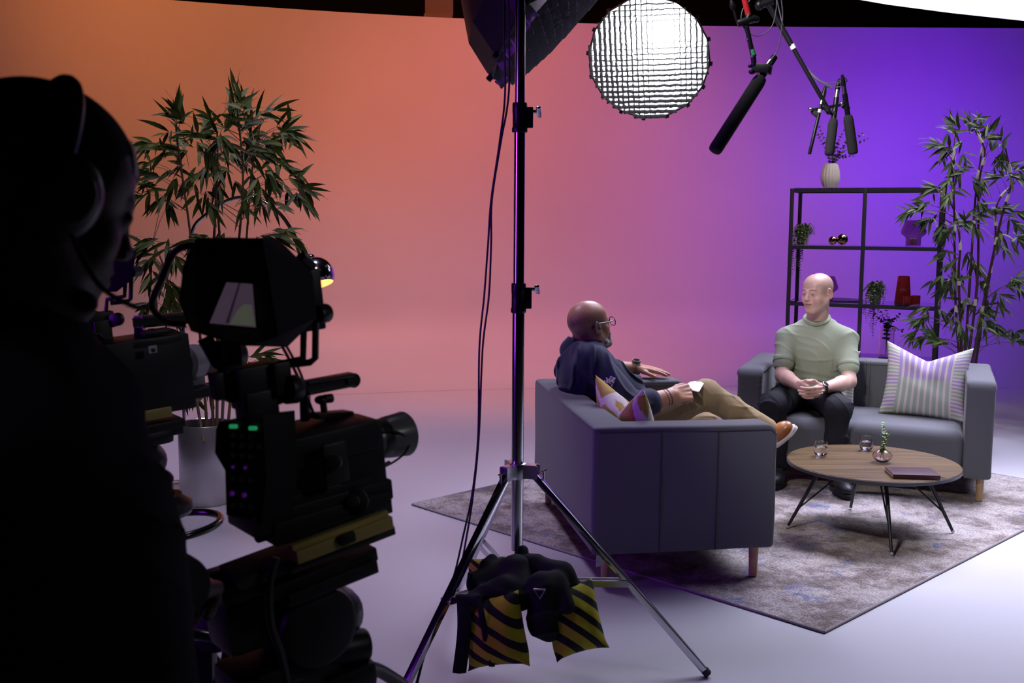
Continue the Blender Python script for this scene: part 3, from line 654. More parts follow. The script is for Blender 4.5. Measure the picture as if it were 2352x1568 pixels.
# ================================================================ BAMBOO PLANTS
m_leafL = mat('bamboo_leaf', (.055, .085, .030), .65, spec=.18); vary(m_leafL, (.028, .048, .010), (.11, .135, .024), 5)
m_leafR = mat('bamboo_leaf_grey', (.07, .10, .06), .65, spec=.2); vary(m_leafR, (.025, .05, .014), (.09, .125, .04), 6)
m_cane = mat('brown_cane', (.16, .10, .055), .5); m_cane2 = mat('dark_red_cane', (.05, .02, .018), .45); m_sheath = mat('pale_sheath', (.50, .46, .42), .7)
def bamboo(t, stems, clusters, Y0, dY, ml, mc, L=(.13, .20), W=.021, rs=.0085, seed=3, nl=(6, 9), sheaths=0, dens=.5):
    r = random.Random(seed); LM = MB(); TW = MB(); SH = MB(); curves = []
    for st in stems:
        dy = r.uniform(-dY, dY) * .5; pts = [at(x, y, Y0 + dy * (0 if i == 0 else 1) + (r.uniform(-.04, .04) if i == 0 else 0)) for i, (x, y) in enumerate(st)]
        P = bez(pts, 10); curves.append(P); mb = MB(); n = len(P)
        mb.tube(P, [rs * (1 - .55 * i / n) * (1.16 if i % 9 == 0 else 1) for i in range(n)], 8); mb.build('stem', mc, t)
        if sheaths:
            for i in range(6 + r.randrange(4), n - 4, 9):
                d = (P[i + 1] - P[i]).normalized(); SH = MB(); SH.tube([P[i] - d * .0, P[i] + d * .035, P[i] + d * .075], [rs * 1.25, rs * 1.05, rs * .35], 7); SH.build('sheath', m_sheath, t)
    allp = [q for c in curves for q in c]
    for (x, y, dx, dy) in clusters + [(a_ + r.uniform(-26, 26), b_ + r.uniform(-20, 26), c_ + r.uniform(-.5, .5), d_ + r.uniform(-.5, .5)) for a_, b_, c_, d_ in clusters if r.random() < dens]:
        c = at(x, y, Y0 + r.uniform(-dY, dY)); near = min(allp, key=lambda q: (q - (c - V((0, 0, .10)))).length)
        TW.tube([near, near.lerp(c, .5) + V((0, 0, .015)), c], [.0022, .0016, .001], 5)
        D = V((dx, r.uniform(-.5, .5), -dy)); n = r.randint(*nl); D = D.normalized() if D.length > .1 else V((0, 0, .3))
        for k in range(n):
            a = r.uniform(-1, 1) * 1.15; e = V((r.gauss(0, .55), r.gauss(0, .55), r.gauss(0, .50)))
            d = (D + e); base = c + D * r.uniform(-.05, .03)
            blade(LM, base, d, r.uniform(*L), W * r.uniform(.8, 1.2), r.uniform(.15, .7), V((r.uniform(-.7, .7), -1 + r.uniform(-.5, .5), r.uniform(0, 1))), 6)
        if r.random() < .5: TW.tube(bez([c, c + D * .06 + V((0, 0, .03)), c + D * .14 + V((0, 0, .02))], 3), [.0009] * 6 + [.0005], 4)
    TW.build('twigs', mc, t); LM.build('leaves', ml, t, fixn=False)
m_steel = mat('brushed_metal_planter', (.62, .60, .62), .34, metal=.85)
pc = fl(475, 1150, 0.); pc = V((pc.x, pc.y, 0)); PR = .137; PH = .425
pt = thing('planter', 'tall brushed metal cylinder planter standing on the studio floor behind the cameras', 'planter', pc)
mb = MB(); mb.lathe([(PR - .004, 0), (PR, .006), (PR, PH - .006), (PR - .004, PH), (PR - .009, PH - .004), (PR - .009, PH - .12)], pc, seg=64, capt=False); mb.build('cylinder', m_steel, pt, smooth=40)
mb = MB(); mb.lathe([(.001, PH - .09), (PR - .01, PH - .09)], pc, seg=32); mb.build('soil', mat('dry_moss', (.07, .05, .03), .95), pt)
tb = thing('bamboo_plant', 'tall leafy bamboo plant growing in the metal planter against the orange wall', 'plant', pc + V((0, 0, PH - .09)))
CL = [(405, 272, 0, -1), (412, 262, -.4, -1), (540, 232, .2, -1), (548, 250, .3, -1), (530, 262, -.3, -1), (488, 282, -.4, -1), (600, 262, .8, -.4), (625, 255, 1, -.1), (652, 300, 1, .2), (665, 298, 1, -.4), (640, 312, 1, .5), (560, 290, .2, -.4), (575, 305, .6, 0), (352, 328, -1, .1), (335, 335, -1, .5), (345, 372, -1, .4), (330, 378, -1, .5), (336, 425, -1, .3), (345, 440, -.9, .7), (375, 455, -.5, 1), (385, 470, 0, 1), (360, 405, -.9, 0), (430, 325, -.3, -.3), (450, 305, -.5, -.2), (465, 300, .2, -.3), (480, 350, .3, .4), (500, 320, 0, .3), (522, 330, .3, .5), (545, 345, .4, .2), (562, 330, .5, -.1), (590, 345, .6, .3), (610, 330, .8, .1), (640, 372, .9, .3), (655, 385, .9, .5), (672, 410, 1, .4), (688, 432, 1, .1), (700, 442, 1, .5), (690, 455, .7, .9), (655, 430, .6, .8), (620, 410, .4, .6), (600, 430, .3, .8), (575, 400, .2, .6), (550, 430, .3, .5), (520, 400, -.2, .5), (500, 420, .3, .7), (470, 390, -.2, .5), (440, 400, -.3, .5), (410, 385, -.5, .3), (400, 420, -.4, .6), (420, 350, -.6, .1), (390, 345, -.8, .0), (450, 440, 0, .8), (480, 455, .2, .8), (560, 465, 0, 1), (600, 465, .3, 1), (630, 470, .6, .7),
      (345, 560, -1, .2), (330, 575, -1, .5), (350, 590, -.6, .8), (385, 565, .0, .4), (400, 585, .3, .7), (370, 620, -.2, 1), (345, 640, -.4, 1), (620, 540, .9, .0), (650, 530, 1, .2), (670, 545, .7, .8), (600, 560, .3, .5), (350, 690, -.7, .8), (375, 700, -.1, .8), (400, 690, .4, .6), (330, 715, -.6, 1), (380, 650, .2, .6), (590, 815, .8, -.2), (610, 850, .7, .5), (575, 845, .3, .6), (600, 822, 1, .1), (440, 900, -.3, 1), (400, 880, -.5, 1), (480, 880, .2, .9), (460, 560, .0, .6), (520, 550, .2, .6)]
bamboo(tb, [[(478, 1015), (462, 800), (440, 560), (408, 330), (405, 280)], [(490, 1015), (485, 700), (494, 500), (500, 330), (492, 290)], [(498, 1015), (500, 760), (505, 560), (492, 400), (500, 300)], [(508, 1015), (520, 800), (548, 560), (558, 400), (545, 250)], [(520, 1018), (540, 800), (562, 600), (578, 400), (600, 270)], [(468, 1015), (440, 860), (400, 700), (372, 600), (350, 560)]], CL, 5.42, .34, m_leafL, m_cane, L=(.09, .165), seed=5, nl=(5, 8), dens=.35)
rb = at(2225, 830, 6.95); rp = V((rb.x, rb.y, 0))
pt2 = thing('planter', 'dark planter on the floor behind the right end of the far sofa', 'planter', rp); mb = MB(); mb.lathe([(.12, 0), (.15, .30), (.14, .30), (.13, .26)], rp, seg=40); mb.build('pot', mat('dark_planter', (.03, .03, .035), .6), pt2)
tr = thing('bamboo_plant', 'tall bamboo plant with pale sheathed canes beside the shelf on the violet side', 'plant', rp + V((0, 0, .27)))
CR = [(2190, 300, -.2, -1), (2172, 345, -1, .1), (2160, 335, -.9, -.2), (2228, 288, .1, -1), (2245, 295, .5, -.8), (2262, 310, .5, -.5), (2205, 330, -.3, .2), (2190, 370, -.6, .5), (2215, 360, .2, .6), (2300, 330, -.1, -1), (2305, 345, .2, .8), (2325, 405, .4, .3), (2345, 400, .8, .1), (2300, 408, -.8, .2), (2150, 432, -1, -.1), (2135, 445, -1, .3), (2175, 420, -.3, .3), (2200, 400, -.3, .6), (2180, 450, -.5, .7), (2235, 420, .3, .6), (2255, 470, .4, .4), (2110, 480, -1, .1), (2095, 482, -1, .5), (2140, 500, -.7, .5), (2160, 530, -.3, .8), (2190, 520, -.4, .5), (2215, 505, -.2, -.6), (2240, 520, .3, .4), (2285, 480, .7, .1), (2310, 478, 1, .2), (2340, 520, .6, .6), (2300, 540, .4, .8), (2345, 550, .5, .4), (2165, 585, -.4, .8), (2190, 600, -.4, .4), (2225, 590, .2, .6), (2240, 610, .3, .9), (2262, 640, .2, .6), (2205, 635, -.2, .4), (2150, 640, -.8, .5), (2175, 650, -.4, .7), (2325, 560, .3, .5), (2320, 650, 1, -.5), (2335, 640, 1, .1), (2345, 665, .6, .6), (2300, 680, .4, .6), (2125, 705, -1, .2), (2110, 735, -1, .5), (2100, 765, -.9, .8), (2150, 780, -.6, -.4), (2170, 790, -.9, -.1), (2185, 735, -.3, .7), (2250, 720, .2, .5), (2265, 735, .6, .6), (2290, 750, .5, .5), (2330, 760, .8, .4), (2300, 770, .8, .1), (2220, 760, .0, .6), (2200, 700, -.4, .4), (2245, 690, .1, .4)]
bamboo(tr, [[(2205, 840), (2195, 700), (2192, 500), (2190, 420), (2192, 330)], [(2215, 840), (2228, 640), (2240, 460), (2250, 380), (2258, 330)], [(2222, 840), (2245, 640), (2248, 430), (2262, 350), (2240, 300)], [(2232, 840), (2270, 640), (2300, 500), (2322, 420), (2310, 340)], [(2240, 840), (2262, 700), (2285, 560), (2290, 470), (2330, 420)], [(2210, 840), (2202, 640), (2205, 560), (2190, 480), (2150, 430)]], CR, 6.98, .26, m_leafR, m_cane2, L=(.075, .135), W=.018, rs=.0095, seed=11, sheaths=1, dens=.9)
# ================================================================ PEOPLE
def vcol_mat(name, rough=.5, sss=0., spec=.45, bump=None):
    m = mat(name, (.5, .4, .35), rough, spec=spec, **({'sss': sss} if sss else {})); a = nd(m, 'ShaderNodeVertexColor', layer_name='tone')
    ln(m, a.outputs[0], bsdf(m).inputs['Base Color'])
    if bump: add_bump(m, *bump)
    return m
m_skin = vcol_mat('skin', .42, .10, .45, (160, .12, .0012, 3))
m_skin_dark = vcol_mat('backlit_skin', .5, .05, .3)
def tone(o, fn):
    me = o.data; n = len(me.vertices); co = np.zeros(n * 3, np.float32); me.vertices.foreach_get('co', co); co = co.reshape(-1, 3)
    c = np.concatenate([fn(co), np.ones((n, 1))], 1).astype(np.float32)
    at_ = me.color_attributes.new('tone', 'FLOAT_COLOR', 'POINT'); at_.data.foreach_set('color', c.ravel())
def nz3(P, f, s=0.):       # cheap smooth noise in -1..1
    x, y, z = P[..., 0] * f + s, P[..., 1] * f + s * 1.7, P[..., 2] * f - s
    return (np.sin(x * 1.7 + np.sin(y * 1.3 + z)) + np.sin(y * 2.1 + np.sin(z * 1.9 + x * .7)) + np.sin(z * 1.5 + np.sin(x * 2.3 - y))) / 3
def folds(amp, f, dirv, seed=0.):      # patchy elongated creases running across dirv
    d = V(dirv).normalized()
    def fn(X, Y, Z):
        t = X * d.x + Y * d.y + Z * d.z; w = np.sin(X * 11 + seed) * 1.3 + np.sin(Y * 9 + 2 * seed) * 1.1 + np.sin(Z * 12 - seed) * 1.2
        q = np.sin(t * f + w * 1.5); r = .25 - np.exp(-(q / .34) ** 2)
        return amp * r * np.clip(.35 + .65 * np.sin(X * 17 + Z * 13 + seed * 3) * np.cos(Y * 15 - Z * 9 + seed), 0, 1)
    return fn
def frame(F, up=(0, 0, 1), roll=0.):
    F = V(F).normalized(); R = F.cross(V(up)).normalized(); U = R.cross(F); return Matrix((R, F, U)).transposed()    # cols: right, forward, up
LID = 0.
def head(o, M, s, neck_to, h=.0022, neck_r=(.058, .066), cran=(.076, .098, .082), ear=1.):
    """sculpted head + neck; o origin, M frame, s scale; returns verts, quads"""
    o = V(o); A = np.array(M)
    def w(x, y, z): return tuple(o + M @ (V((x, y, z)) * s))
    S_ = SDF(o - V((.15, .15, .17)) , o + V((.15, .15, .16)), h)
    def E(x, y, z, rx, ry, rz, k=.02, op='add', R=None):
        S_.ell(w(x, y, z), (rx * s, ry * s, rz * s), (M @ R) if R is not None else M, k * s, op)
    def C(a, b, ra, rb, k=.01, op='add'): S_.cap(w(*a), w(*b), ra * s, rb * s, k * s, op)
    E(0, -.018, .036, *cran, 0); E(0, .030, .044, .065, .052, .058, .03); E(0, .028, -.034, .0635, .058, .070, .035)
    E(0, .073, -.098, .021, .016, .017, .022)
    for q in (-1, 1):
        C((q * .059, .0, -.045), (q * .020, .060, -.096), .019, .017, .03); E(q * .041, .056, -.030, .024, .022, .026, .022)
        C((q * .036, .076, .027), (q * .010, .086, .022), .008, .008, .012)
        E(q * .031, .103, .007, .018, .0155, .012, .012, 'sub')
    E(0, .080, -.058, .026, .016, .024, .016)
    C((0, .086, .018), (0, .101, -.020), .0072, .0095, .014); E(0, .104, -.0245, .0108, .0105, .0095, .008)
    for q in (-1, 1): E(q * .0118, .097, -.0285, .0072, .009, .0065, .006); E(q * .006, .103, -.0355, .0026, .004, .0026, .002, 'sub')
    for q in (-1, 1):     # eyelids: a lid shell over the eyeball with a slit cut into it
        E(q * .031, .0755, .0035, .0150, .0136, .0132, .007); E(q * .031, .0925, .0012 + LID, .0138, .0125, .0029, .0012, 'sub')
        C((q * .019, .089, .0135), (q * .044, .083, .0125), .0030, .0026, .006)
    for q in (-1, 1):     # lips, slightly parted, corners a little raised
        C((q * .0265, .0805, -.0545), (q * .006, .0940, -.0530), .0026, .0036, .006); C((q * .0235, .0815, -.0600), (0, .0940, -.0655), .0030, .0044, .007)
    C((-.006, .0940, -.0530), (.006, .0940, -.0530), .0036, .0036, .004)
    for q in (-1, 1): C((q * .0245, .0875, -.0570), (0, .1000, -.0590), .0014, .0034, .002, 'sub')
    for q in (-1, 1):     # ears
        R = Matrix.Rotation(q * .42, 3, 'Z') @ Matrix.Rotation(-.22, 3, 'X')
        E(q * (.0810 + .006 * (ear - 1)), -.014, .0, .0078 * ear, .0185 * ear, .031 * ear, .004, 'add', R); E(q * .0765, -.002, -.028 * ear, .0065, .010, .012, .005)
        E(q * (.0890 + .008 * (ear - 1)), -.0120, .003, .0062, .0118 * ear, .0215 * ear, .003, 'sub', R); E(q * .0845, -.004, -.004, .005, .005, .009, .002, 'sub'); C((q * .0875, -.019, .012), (q * .0865, -.015, -.010), .0024, .0024, .002)
        E(q * .082, .002, -.004, .004, .0035, .006, .003)
    nk = V(neck_to); S_.cap(w(0, -.022, -.045), nk, neck_r[0] * s, neck_r[1] * s, .03 * s)
    S_.cap(w(.035, -.01, -.07), nk + M @ V((.012, .04, .0)), .014 * s, .012 * s, .02 * s); S_.cap(w(-.035, -.01, -.07), nk + M @ V((-.012, .04, .0)), .014 * s, .012 * s, .02 * s)
    v, q = S_.mesh(1); return v, q, w
def hand_caps(W, M, s, curl, spread=.0, thumb=(.6, .5, -.35), tcurl=.4, mirror=1):
    """list of (a,b,ra,rb); W wrist, M columns: fingers dir, thumb side, back of hand"""
    out = []; W = V(W); P = lambda x, y, z: W + M @ (V((x, y * 1, z)) * s)
    for y0, y1 in ((.026, .030), (.010, .011), (-.006, -.009), (-.020, -.027)): out.append((P(-.005, y0 * .8, 0), P(.085 - abs(y1 - .01) * .25, y1, .0), .0155 * s, .0118 * s))
    for i, (y, L) in enumerate(((.031, .072), (.011, .080), (-.009, .074), (-.027, .058))):
        c = curl[i] if hasattr(curl, '__len__') else curl; p = P(.088 - abs(y - .01) * .25, y, .001); a = 0.; yaw = spread * (y - .002) * 8
        for k, (fr, r0, r1) in enumerate(((.45, .0098, .0088), (.31, .0088, .0080), (.24, .0080, .0068))):
            a += c * (1.0 if k < 2 else .7); d = M @ V((math.cos(a) * math.cos(yaw), math.sin(yaw), -math.sin(a))); q = p + d * (L * fr * s); out.append((p, q, r0 * s, r1 * s)); p = q
    t0 = P(.012, .024, -.006); d = (M @ V(thumb)).normalized(); t1 = t0 + d * (.042 * s); out.append((t0, t1, .0150 * s, .0115 * s))
    d2 = (d * math.cos(tcurl) + (M @ V((.7, -.3, -.4))).normalized() * math.sin(tcurl)).normalized(); t2 = t1 + d2 * (.032 * s); out.append((t1, t2, .0108 * s, .0094 * s))
    d3 = (d * math.cos(tcurl * 1.5) + (M @ V((.8, -.4, -.3))).normalized() * math.sin(tcurl * 1.5)).normalized(); out.append((t2, t2 + d3 * (.024 * s), .0094 * s, .0075 * s))
    return out
def arm_mesh(sh, el, wr, W_, caps, r=(.050, .040, .043, .0265), h=.0027, pads=()):
    pts = [V(sh), V(el), V(wr)] + [c[0] for c in caps] + [c[1] for c in caps]; lo = [min(p[i] for p in pts) - .07 for i in range(3)]; hi = [max(p[i] for p in pts) + .07 for i in range(3)]
    S_ = SDF(lo, hi, h); S_.cap(sh, el, r[0], r[1], .0); m = V(el).lerp(V(wr), .28); S_.cap(el, m, r[1] * .95, r[2], .02); S_.cap(m, wr, r[2], r[3], .02)
    n = len(caps)
    for i, c in enumerate(caps): S_.cap(c[0], c[1], c[2], c[3], .009 if i < 4 else .0025 if i < 16 else .010 if i == 16 else .003)
    return S_.mesh(1)
def fmat(x, z):
    x = V(x).normalized(); z = V(z); z = (z - x * z.dot(x)).normalized(); y = z.cross(x); return Matrix((x, y, z)).transposed()
def shoe(t, heel, toe, up, m_up, m_sole, L, name='shoe', w=.05, soleth=.018, laces=None, holes=False):
    heel, toe, up = V(heel), V(toe), V(up); x = (toe - heel).normalized(); z = (up - x * up.dot(x)).normalized(); y = z.cross(x); M = Matrix((x, y, z)).transposed(); A = lambda a, b, c: tuple(heel + M @ V((a, b, c)))
    S_ = SDF([min(heel[i], toe[i]) - .16 for i in range(3)], [max(heel[i], toe[i]) + .16 for i in range(3)], .0035); so = soleth
    S_.ell(A(.045, 0, so + .028), (.052, .038, .034), M, 0); S_.cap(A(.04, 0, so + .045), A(.16, 0, so + .024), .037, .028, .02); S_.ell(A(L * .70, 0, so + .018), (L * .30, w * 1.0, .040), M, .02)
    S_.cap(A(.04, 0, so + .05), A(.045, 0, so + .085), .038, .036, .015); S_.half(A(0, 0, so * .6), -z); v, q = S_.mesh(1)
    up_o = mesh_obj(name, [(v, q)], m_up, t)
    P = []; n = 40
    for zz, k in ((0, .96), (.002, 1.), (so - .002, 1.), (so, .97)):
        row = []
        for i in range(n):
            a = 2 * PI * i / n; cx = L / 2; rx = L / 2 + .006; yy = math.sin(a) * (w * 1.03 if math.cos(a) > -.1 else w * .84) ; row.append(A(cx + math.cos(a) * rx * k, yy * k * (abs(math.cos(a)) ** 0), zz))
        P.append(row)
    mb = MB(); b = mb.quadgrid(P, closed_v=True); mb.f.append(tuple(range(b, b + n))); mb.m.append(0); mb.f.append(tuple(b + 3 * n + i for i in reversed(range(n)))); mb.m.append(0)
    mb.build('sole', m_sole, up_o, smooth=50)
    if laces:
        mb = MB()
        for i in range(5): a = L * (.36 + .07 * i); zt = so + .078 - .0095 * i; mb.tube([A(a, -.024, zt - .012), A(a + .006, 0, zt), A(a + .012, .024, zt - .012)], .0026, 6)
        mb.build('laces', laces, up_o)
    return up_o, A

# ---------------------------------------------------------------- man in the green T-shirt
m_tee = mat('sage_green_jersey', (.33, .375, .27), .9, spec=.15, sheen=.1); add_bump(m_tee, 1200, .15, .0006)
m_teeb = mat('sage_green_rib', (.27, .31, .22), .9, spec=.15)
m_jean = mat('black_denim', (.014, .014, .018), .8, spec=.25); add_bump(m_jean, 900, .2, .0008)
m_blk_shoe = mat('black_leather', (.014, .014, .016), .5); m_blk_sole = mat('black_rubber', (.016, .016, .018), .7)
pel = lb(.33, .345, .50); neckB = at(1877, 724, 6.20); chestB = at(1874, 800, 6.19); hoB = at(1877, 673, 6.10)
FB = V((-.78, -.60, -.08)).normalized(); MHB = frame(FB); fwd = -(xb * -1)    # torso faces along the sofa
fw = xb.normalized(); rt = yb.normalized()      # fw = out of the sofa, rt = image right
shR, shL = at(1806, 776, 6.22), at(1946, 778, 6.14); elR, elL = at(1797, 862, 6.10), at(1950, 876, 6.00); wrR, wrL = at(1838, 886, 5.84), at(1886, 893, 5.80)
hpR, hpL = lb(.33, .26, .475), lb(.33, .435, .475); knR, knL = V((1.461, 5.87, .475)), V((1.787, 5.743, .475)); anR, anL = at(1797, 1068, 5.97), at(1915, 1086, 5.79)
hv, hq, wB = head(hoB, MHB, .955, neckB + V((0, 0, -.02)), ear=1.08)
MR = fmat((wrL + V((-.03, -.05, -.045))) - wrR, (-.35, -.5, .75)); ML = fmat((wrR + V((.035, -.04, -.05))) - wrL, (.25, -.62, .72))
# columns: fingers, thumb side, back.  thumb sides point up
def orient(x, back, thumb_up):
    M = fmat(x, back)
    if (M @ V((0, 1, 0))).dot(V(thumb_up)) < 0: M = Matrix((M.col[0], -M.col[1], M.col[2])).transposed()
    return M
MR = orient(at(1868, 905, 5.74) - wrR, (-.3, -.85, -.35), (0, 0, 1)); ML = orient(at(1846, 912, 5.70) - wrL, (.30, -.90, -.3), (0, 0, 1))
cR = hand_caps(wrR, MR, .98, (.50, .52, .55, .60), .1, (.75, .55, -.15), .3); cL = hand_caps(wrL, ML, .98, (.42, .45, .5, .55), .15, (.72, .6, -.2), .5)
aR = arm_mesh(shR, elR, wrR, None, cR, (.048, .040, .042, .027)); aL = arm_mesh(shL, elL, wrL, None, cL, (.048, .040, .042, .027))
S_ = SDF(pel - V((.45, .75, .5)), pel + V((.45, .3, .6)), .012)
S_.ell(pel, (.15, .11, .1), frame(fw), 0); S_.cap(pel, chestB, .10, .115, .03); S_.cap(shR, shL, .035, .035, .05); S_.cap(chestB - fw * .02, neckB, .06, .045, .03)
for a, b, c in ((hpR, knR, anR), (hpL, knL, anL)): S_.cap(a, b, .075, .05, .03); S_.cap(b, c, .045, .033, .02)
tv, tq = S_.mesh(1)
manB = mesh_obj('person', [(hv, hq), aR, aL, (tv, tq)], m_skin, None, loc=(pel.x, pel.y, .385))
tag(manB, 'man in sage green T-shirt and black jeans seated on the far sofa', 'person')
def skin_tone(o_, M, s, base, stub, stubf, lipc, off):
    Mi = np.array(M.transposed()); ov = np.array(o_)
    def fn(co):
        P = (co + np.array(off) - ov) @ Mi.T / s; n = nz3(co, 60.)[:, None]; n2 = nz3(co, 17., 3.)[:, None]
        C = np.array(base)[None] * (1 + .06 * n + .08 * n2); x, y, z = P[:, 0], P[:, 1], P[:, 2]; inh = (z > -.2) & (np.abs(x) < .12) & (np.abs(y) < .2)
        def blob(cx, cy, cz, r): return np.exp(-(((x - cx) ** 2 + (y - cy) ** 2 + (z - cz) ** 2) / r ** 2))[:, None]
        red = np.minimum(1, blob(.045, .06, -.03, .028) + blob(-.045, .06, -.03, .028) + .8 * blob(0, .11, -.028, .016) + .9 * blob(.08, -.01, 0, .03) + .9 * blob(-.08, -.01, 0, .03)) * .5
        C = C * (1 + red * np.array([.12, -.22, -.22])); m = (stubf(x, y, z) * inh)[:, None]; m = m * (.8 + .2 * nz3(co, 400.)[:, None]); C = C * (1 - m) + np.array(stub) * m
        lip = (np.clip(1.25 - ((x / .0255) ** 2 + ((z + .0595 - 6. * x * x) / .0082) ** 2), 0, 1) * (y > .078) * inh)[:, None]; lip = np.clip(lip * 3, 0, 1); C = C * (1 - lip) + np.array(lipc) * lip
        soc = (blob(.031, .085, .006, .014) + blob(-.031, .085, .006, .014)) * .35; C = C * (1 - soc * np.array([.5, .7, .6])); return np.clip(C, 0, 1)
    return fn
sm = lambda a, b, x: np.clip((x - a) / (b - a), 0, 1)
skB = (.66, .42, .33)
tone(manB, skin_tone(hoB, MHB, .955, skB, (.27, .19, .155), lambda x, y, z: np.maximum(.55 * sm(.045, .062, np.abs(x)) * sm(.055, .03, y) * sm(-.02, .01, z) * sm(.115, .07, z), .22 * sm(-.025, -.05, z) * sm(.01, .04, y)) * (z > -.125), (.40, .15, .125), manB.location))
def eyes(par, w, M, s, iris, look=(0, 0), brow=None, browr=.0024):
    ms = mat('eye_white', (.55, .50, .48), .15)
    mi = mat('iris_' + iris[0], iris[1], .1)
    for q in (-1, 1):
        mb = MB(); c = V(w(q * .031, .0755, .0035)); mb.ell(c, (.0125 * s,) * 3, M, 20, 14); e = mb.build('eye', ms, par, smooth=180)
        d = (M @ V((look[0], 1, look[1]))).normalized(); mb = MB(); mb.ell(c + d * (.0098 * s), (.0052 * s, .0034 * s, .0052 * s), M, 14, 8); mb.build('iris', mi, e, smooth=180)
    if brow:
        for q in (-1, 1):
            mb = MB(); P = bez([w(q * .013, .0935, .0275), w(q * .028, .0905, .0310), w(q * .043, .0785, .0300), w(q * .051, .067, .0240)], 5); n = len(P); mb.tube(P, [browr * s * (.35 + .65 * math.sin(PI * min(1, .15 + .85 * i / n))) for i in range(n)], 6); mb.build('eyebrow', brow, par)
m_browB = mat('brown_eyebrow', (.33, .21, .16), .9); eyes(manB, wB, MHB, .955, ('brown', (.03, .02, .015)), (-.15, -.12), m_browB, .0030)
mb = MB(); mb.ell(wB(.0805, .002, -.034), (.0032,) * 3, seg=12, rings=8); mb.build('ear_stud', mat('dark_metal', (.03, .03, .035), .25, metal=.9), manB)
# T-shirt
S_ = SDF(pel - V((.36, .42, .10)), pel + V((.36, .30, .56)), .0045); MT = frame(fw)
S_.ell(pel + V((0, 0, .03)) + fw * .01, (.175, .135, .10), MT, 0); S_.ell(pel.lerp(chestB, .45) + fw * .01, (.17, .125, .16), MT, .05); S_.ell(chestB + V((0, 0, -.01)), (.175, .112, .15), MT, .05)
S_.cap(shR.lerp(shL, .15), shR.lerp(shL, .85), .058, .058, .05); S_.cap(neckB + V((0, 0, -.045)) - fw * .012, chestB, .070, .10, .05)
for sh in (shR, shL): S_.cap(neckB - V((0, 0, .040)), sh, .050, .056, .04)
for sh, el in ((shR, elR), (shL, elL)):
    e = sh.lerp(el, .62); S_.cap(sh, e, .057, .058, .035); d = (el - sh).normalized(); S_.cap(e, e + d * .012, .0600, .0600, .003)
S_.disp(folds(.0075, 36, (.25, .3, 1), 1.2)); S_.disp(folds(.0055, 42, (.9, .2, .5), 4.)); 
X, Y, Z = S_.grid(); wb = np.exp(-((Z - (pel.z + .05)) / .05) ** 2); S_.F += (.007 * wb * np.sin(Z * 150 + np.sin(X * 14) * 2.2 + np.sin(Y * 9))).astype(np.float32)
nb = neckB + V((0, 0, -.022)) + fw * .006; S_.cap(nb + V((0, 0, .030)) + fw * .012, nb + V((0, 0, .13)), .062, .07, .010, 'sub')
tee = mesh_obj('t_shirt', [S_.mesh(1)], m_tee, manB)
mb = MB(); P = [nb + (rt * math.cos(a) * .073 + fw * (math.sin(a) * .068 + .010)) + V((0, 0, -.030 * math.sin(a) + .006 * abs(math.cos(a)) + .002)) for a in [2 * PI * i / 40 for i in range(41)]]
mb.tube(P, .0070, 8, False); mb.build('collar', m_teeb, tee)
for sh, el in ((shR, elR), (shL, elL)):
    e = sh.lerp(el, .62); d = (el - sh).normalized(); x, y, _ = basis(d); mb = MB(); rr = [[e + d * dz + (x * math.cos(a) + y * math.sin(a)) * r for a in [2 * PI * i / 32 for i in range(32)]] for dz, r in ((-.012, .0590), (-.006, .0625), (.010, .063), (.013, .061), (.008, .056), (-.01, .055))]
    mb.quadgrid(rr, closed_v=True); mb.build('cuff', m_teeb, tee, smooth=180)
# trousers
S_ = SDF(pel - V((.48, .72, .49)), pel + V((.34, .24, .14)), .0055); S_.ell(pel + V((0, 0, -.02)), (.17, .14, .10), MT, 0)
for a, b, c in ((hpR, knR, anR), (hpL, knL, anL)):
    S_.cap(a, b, .098, .072, .03); S_.ell(b + V((0, 0, .004)), (.076, .078, .068), None, .02); m_ = b.lerp(c, .45); S_.cap(b, m_, .068, .062, .03); S_.cap(m_, c + V((0, 0, .02)), .060, .052, .02)
S_.disp(folds(.010, 40, (.3, .5, 1), 2.)); S_.disp(folds(.006, 52, (1, .3, .2), .4)); mesh_obj('jeans', [S_.mesh(1)], m_jean, manB)
for a, dx in ((anL, .10), (anR, .02)):
    hl = V((a.x, a.y, .0125)) + V((.012, .06, 0)); f = V((.06 if a is anL else -.42, -1, 0)).normalized(); shoe(manB, hl, hl + f * .27, (0, 0, 1), m_blk_shoe, m_blk_sole, .262, 'sneaker', .046, .024, m_blk_sole)
def strap(par, name, wr, el, r, wd, m, th=.0028, oval=.78, along=.028, nrm=(0, 0, 1)):
    d = (V(wr) - V(el)).normalized(); x = d.cross(V(nrm)).normalized(); y = x.cross(d); c = V(wr) - d * along; rows = []
    for dz, q in ((-wd / 2, 1), (-wd / 2, 1 + th / r), (wd / 2, 1 + th / r), (wd / 2, 1)): rows.append([c + d * dz + (x * math.cos(a) * r + y * math.sin(a) * r * oval) * q for a in [2 * PI * i / 28 for i in range(28)]])
    mb = MB(); mb.quadgrid(rows, closed_u=True, closed_v=True); return mb.build(name, m, par, smooth=50), c, d, x, y
m_wst = mat('black_watch_strap', (.012, .012, .014), .5)
ws, c, d, x, y = strap(manB, 'watch_strap', wrL, elL, .0312, .022, m_wst, .003, 1., .008, (.2, -.6, .75))
mb = MB(); q = c + y * .036 ; mb.cyl(q - y * .004, q + y * .004, .0185, 28, bev=.0015); wc = mb.build('watch_case', mat('steel', (.5, .5, .52), .25, metal=1.), ws); mb = MB(); mb.cyl(q + y * .0038, q + y * .0046, .0155, 28); mb.build('watch_face', mat('watch_glass', (.02, .02, .03), .05), wc)

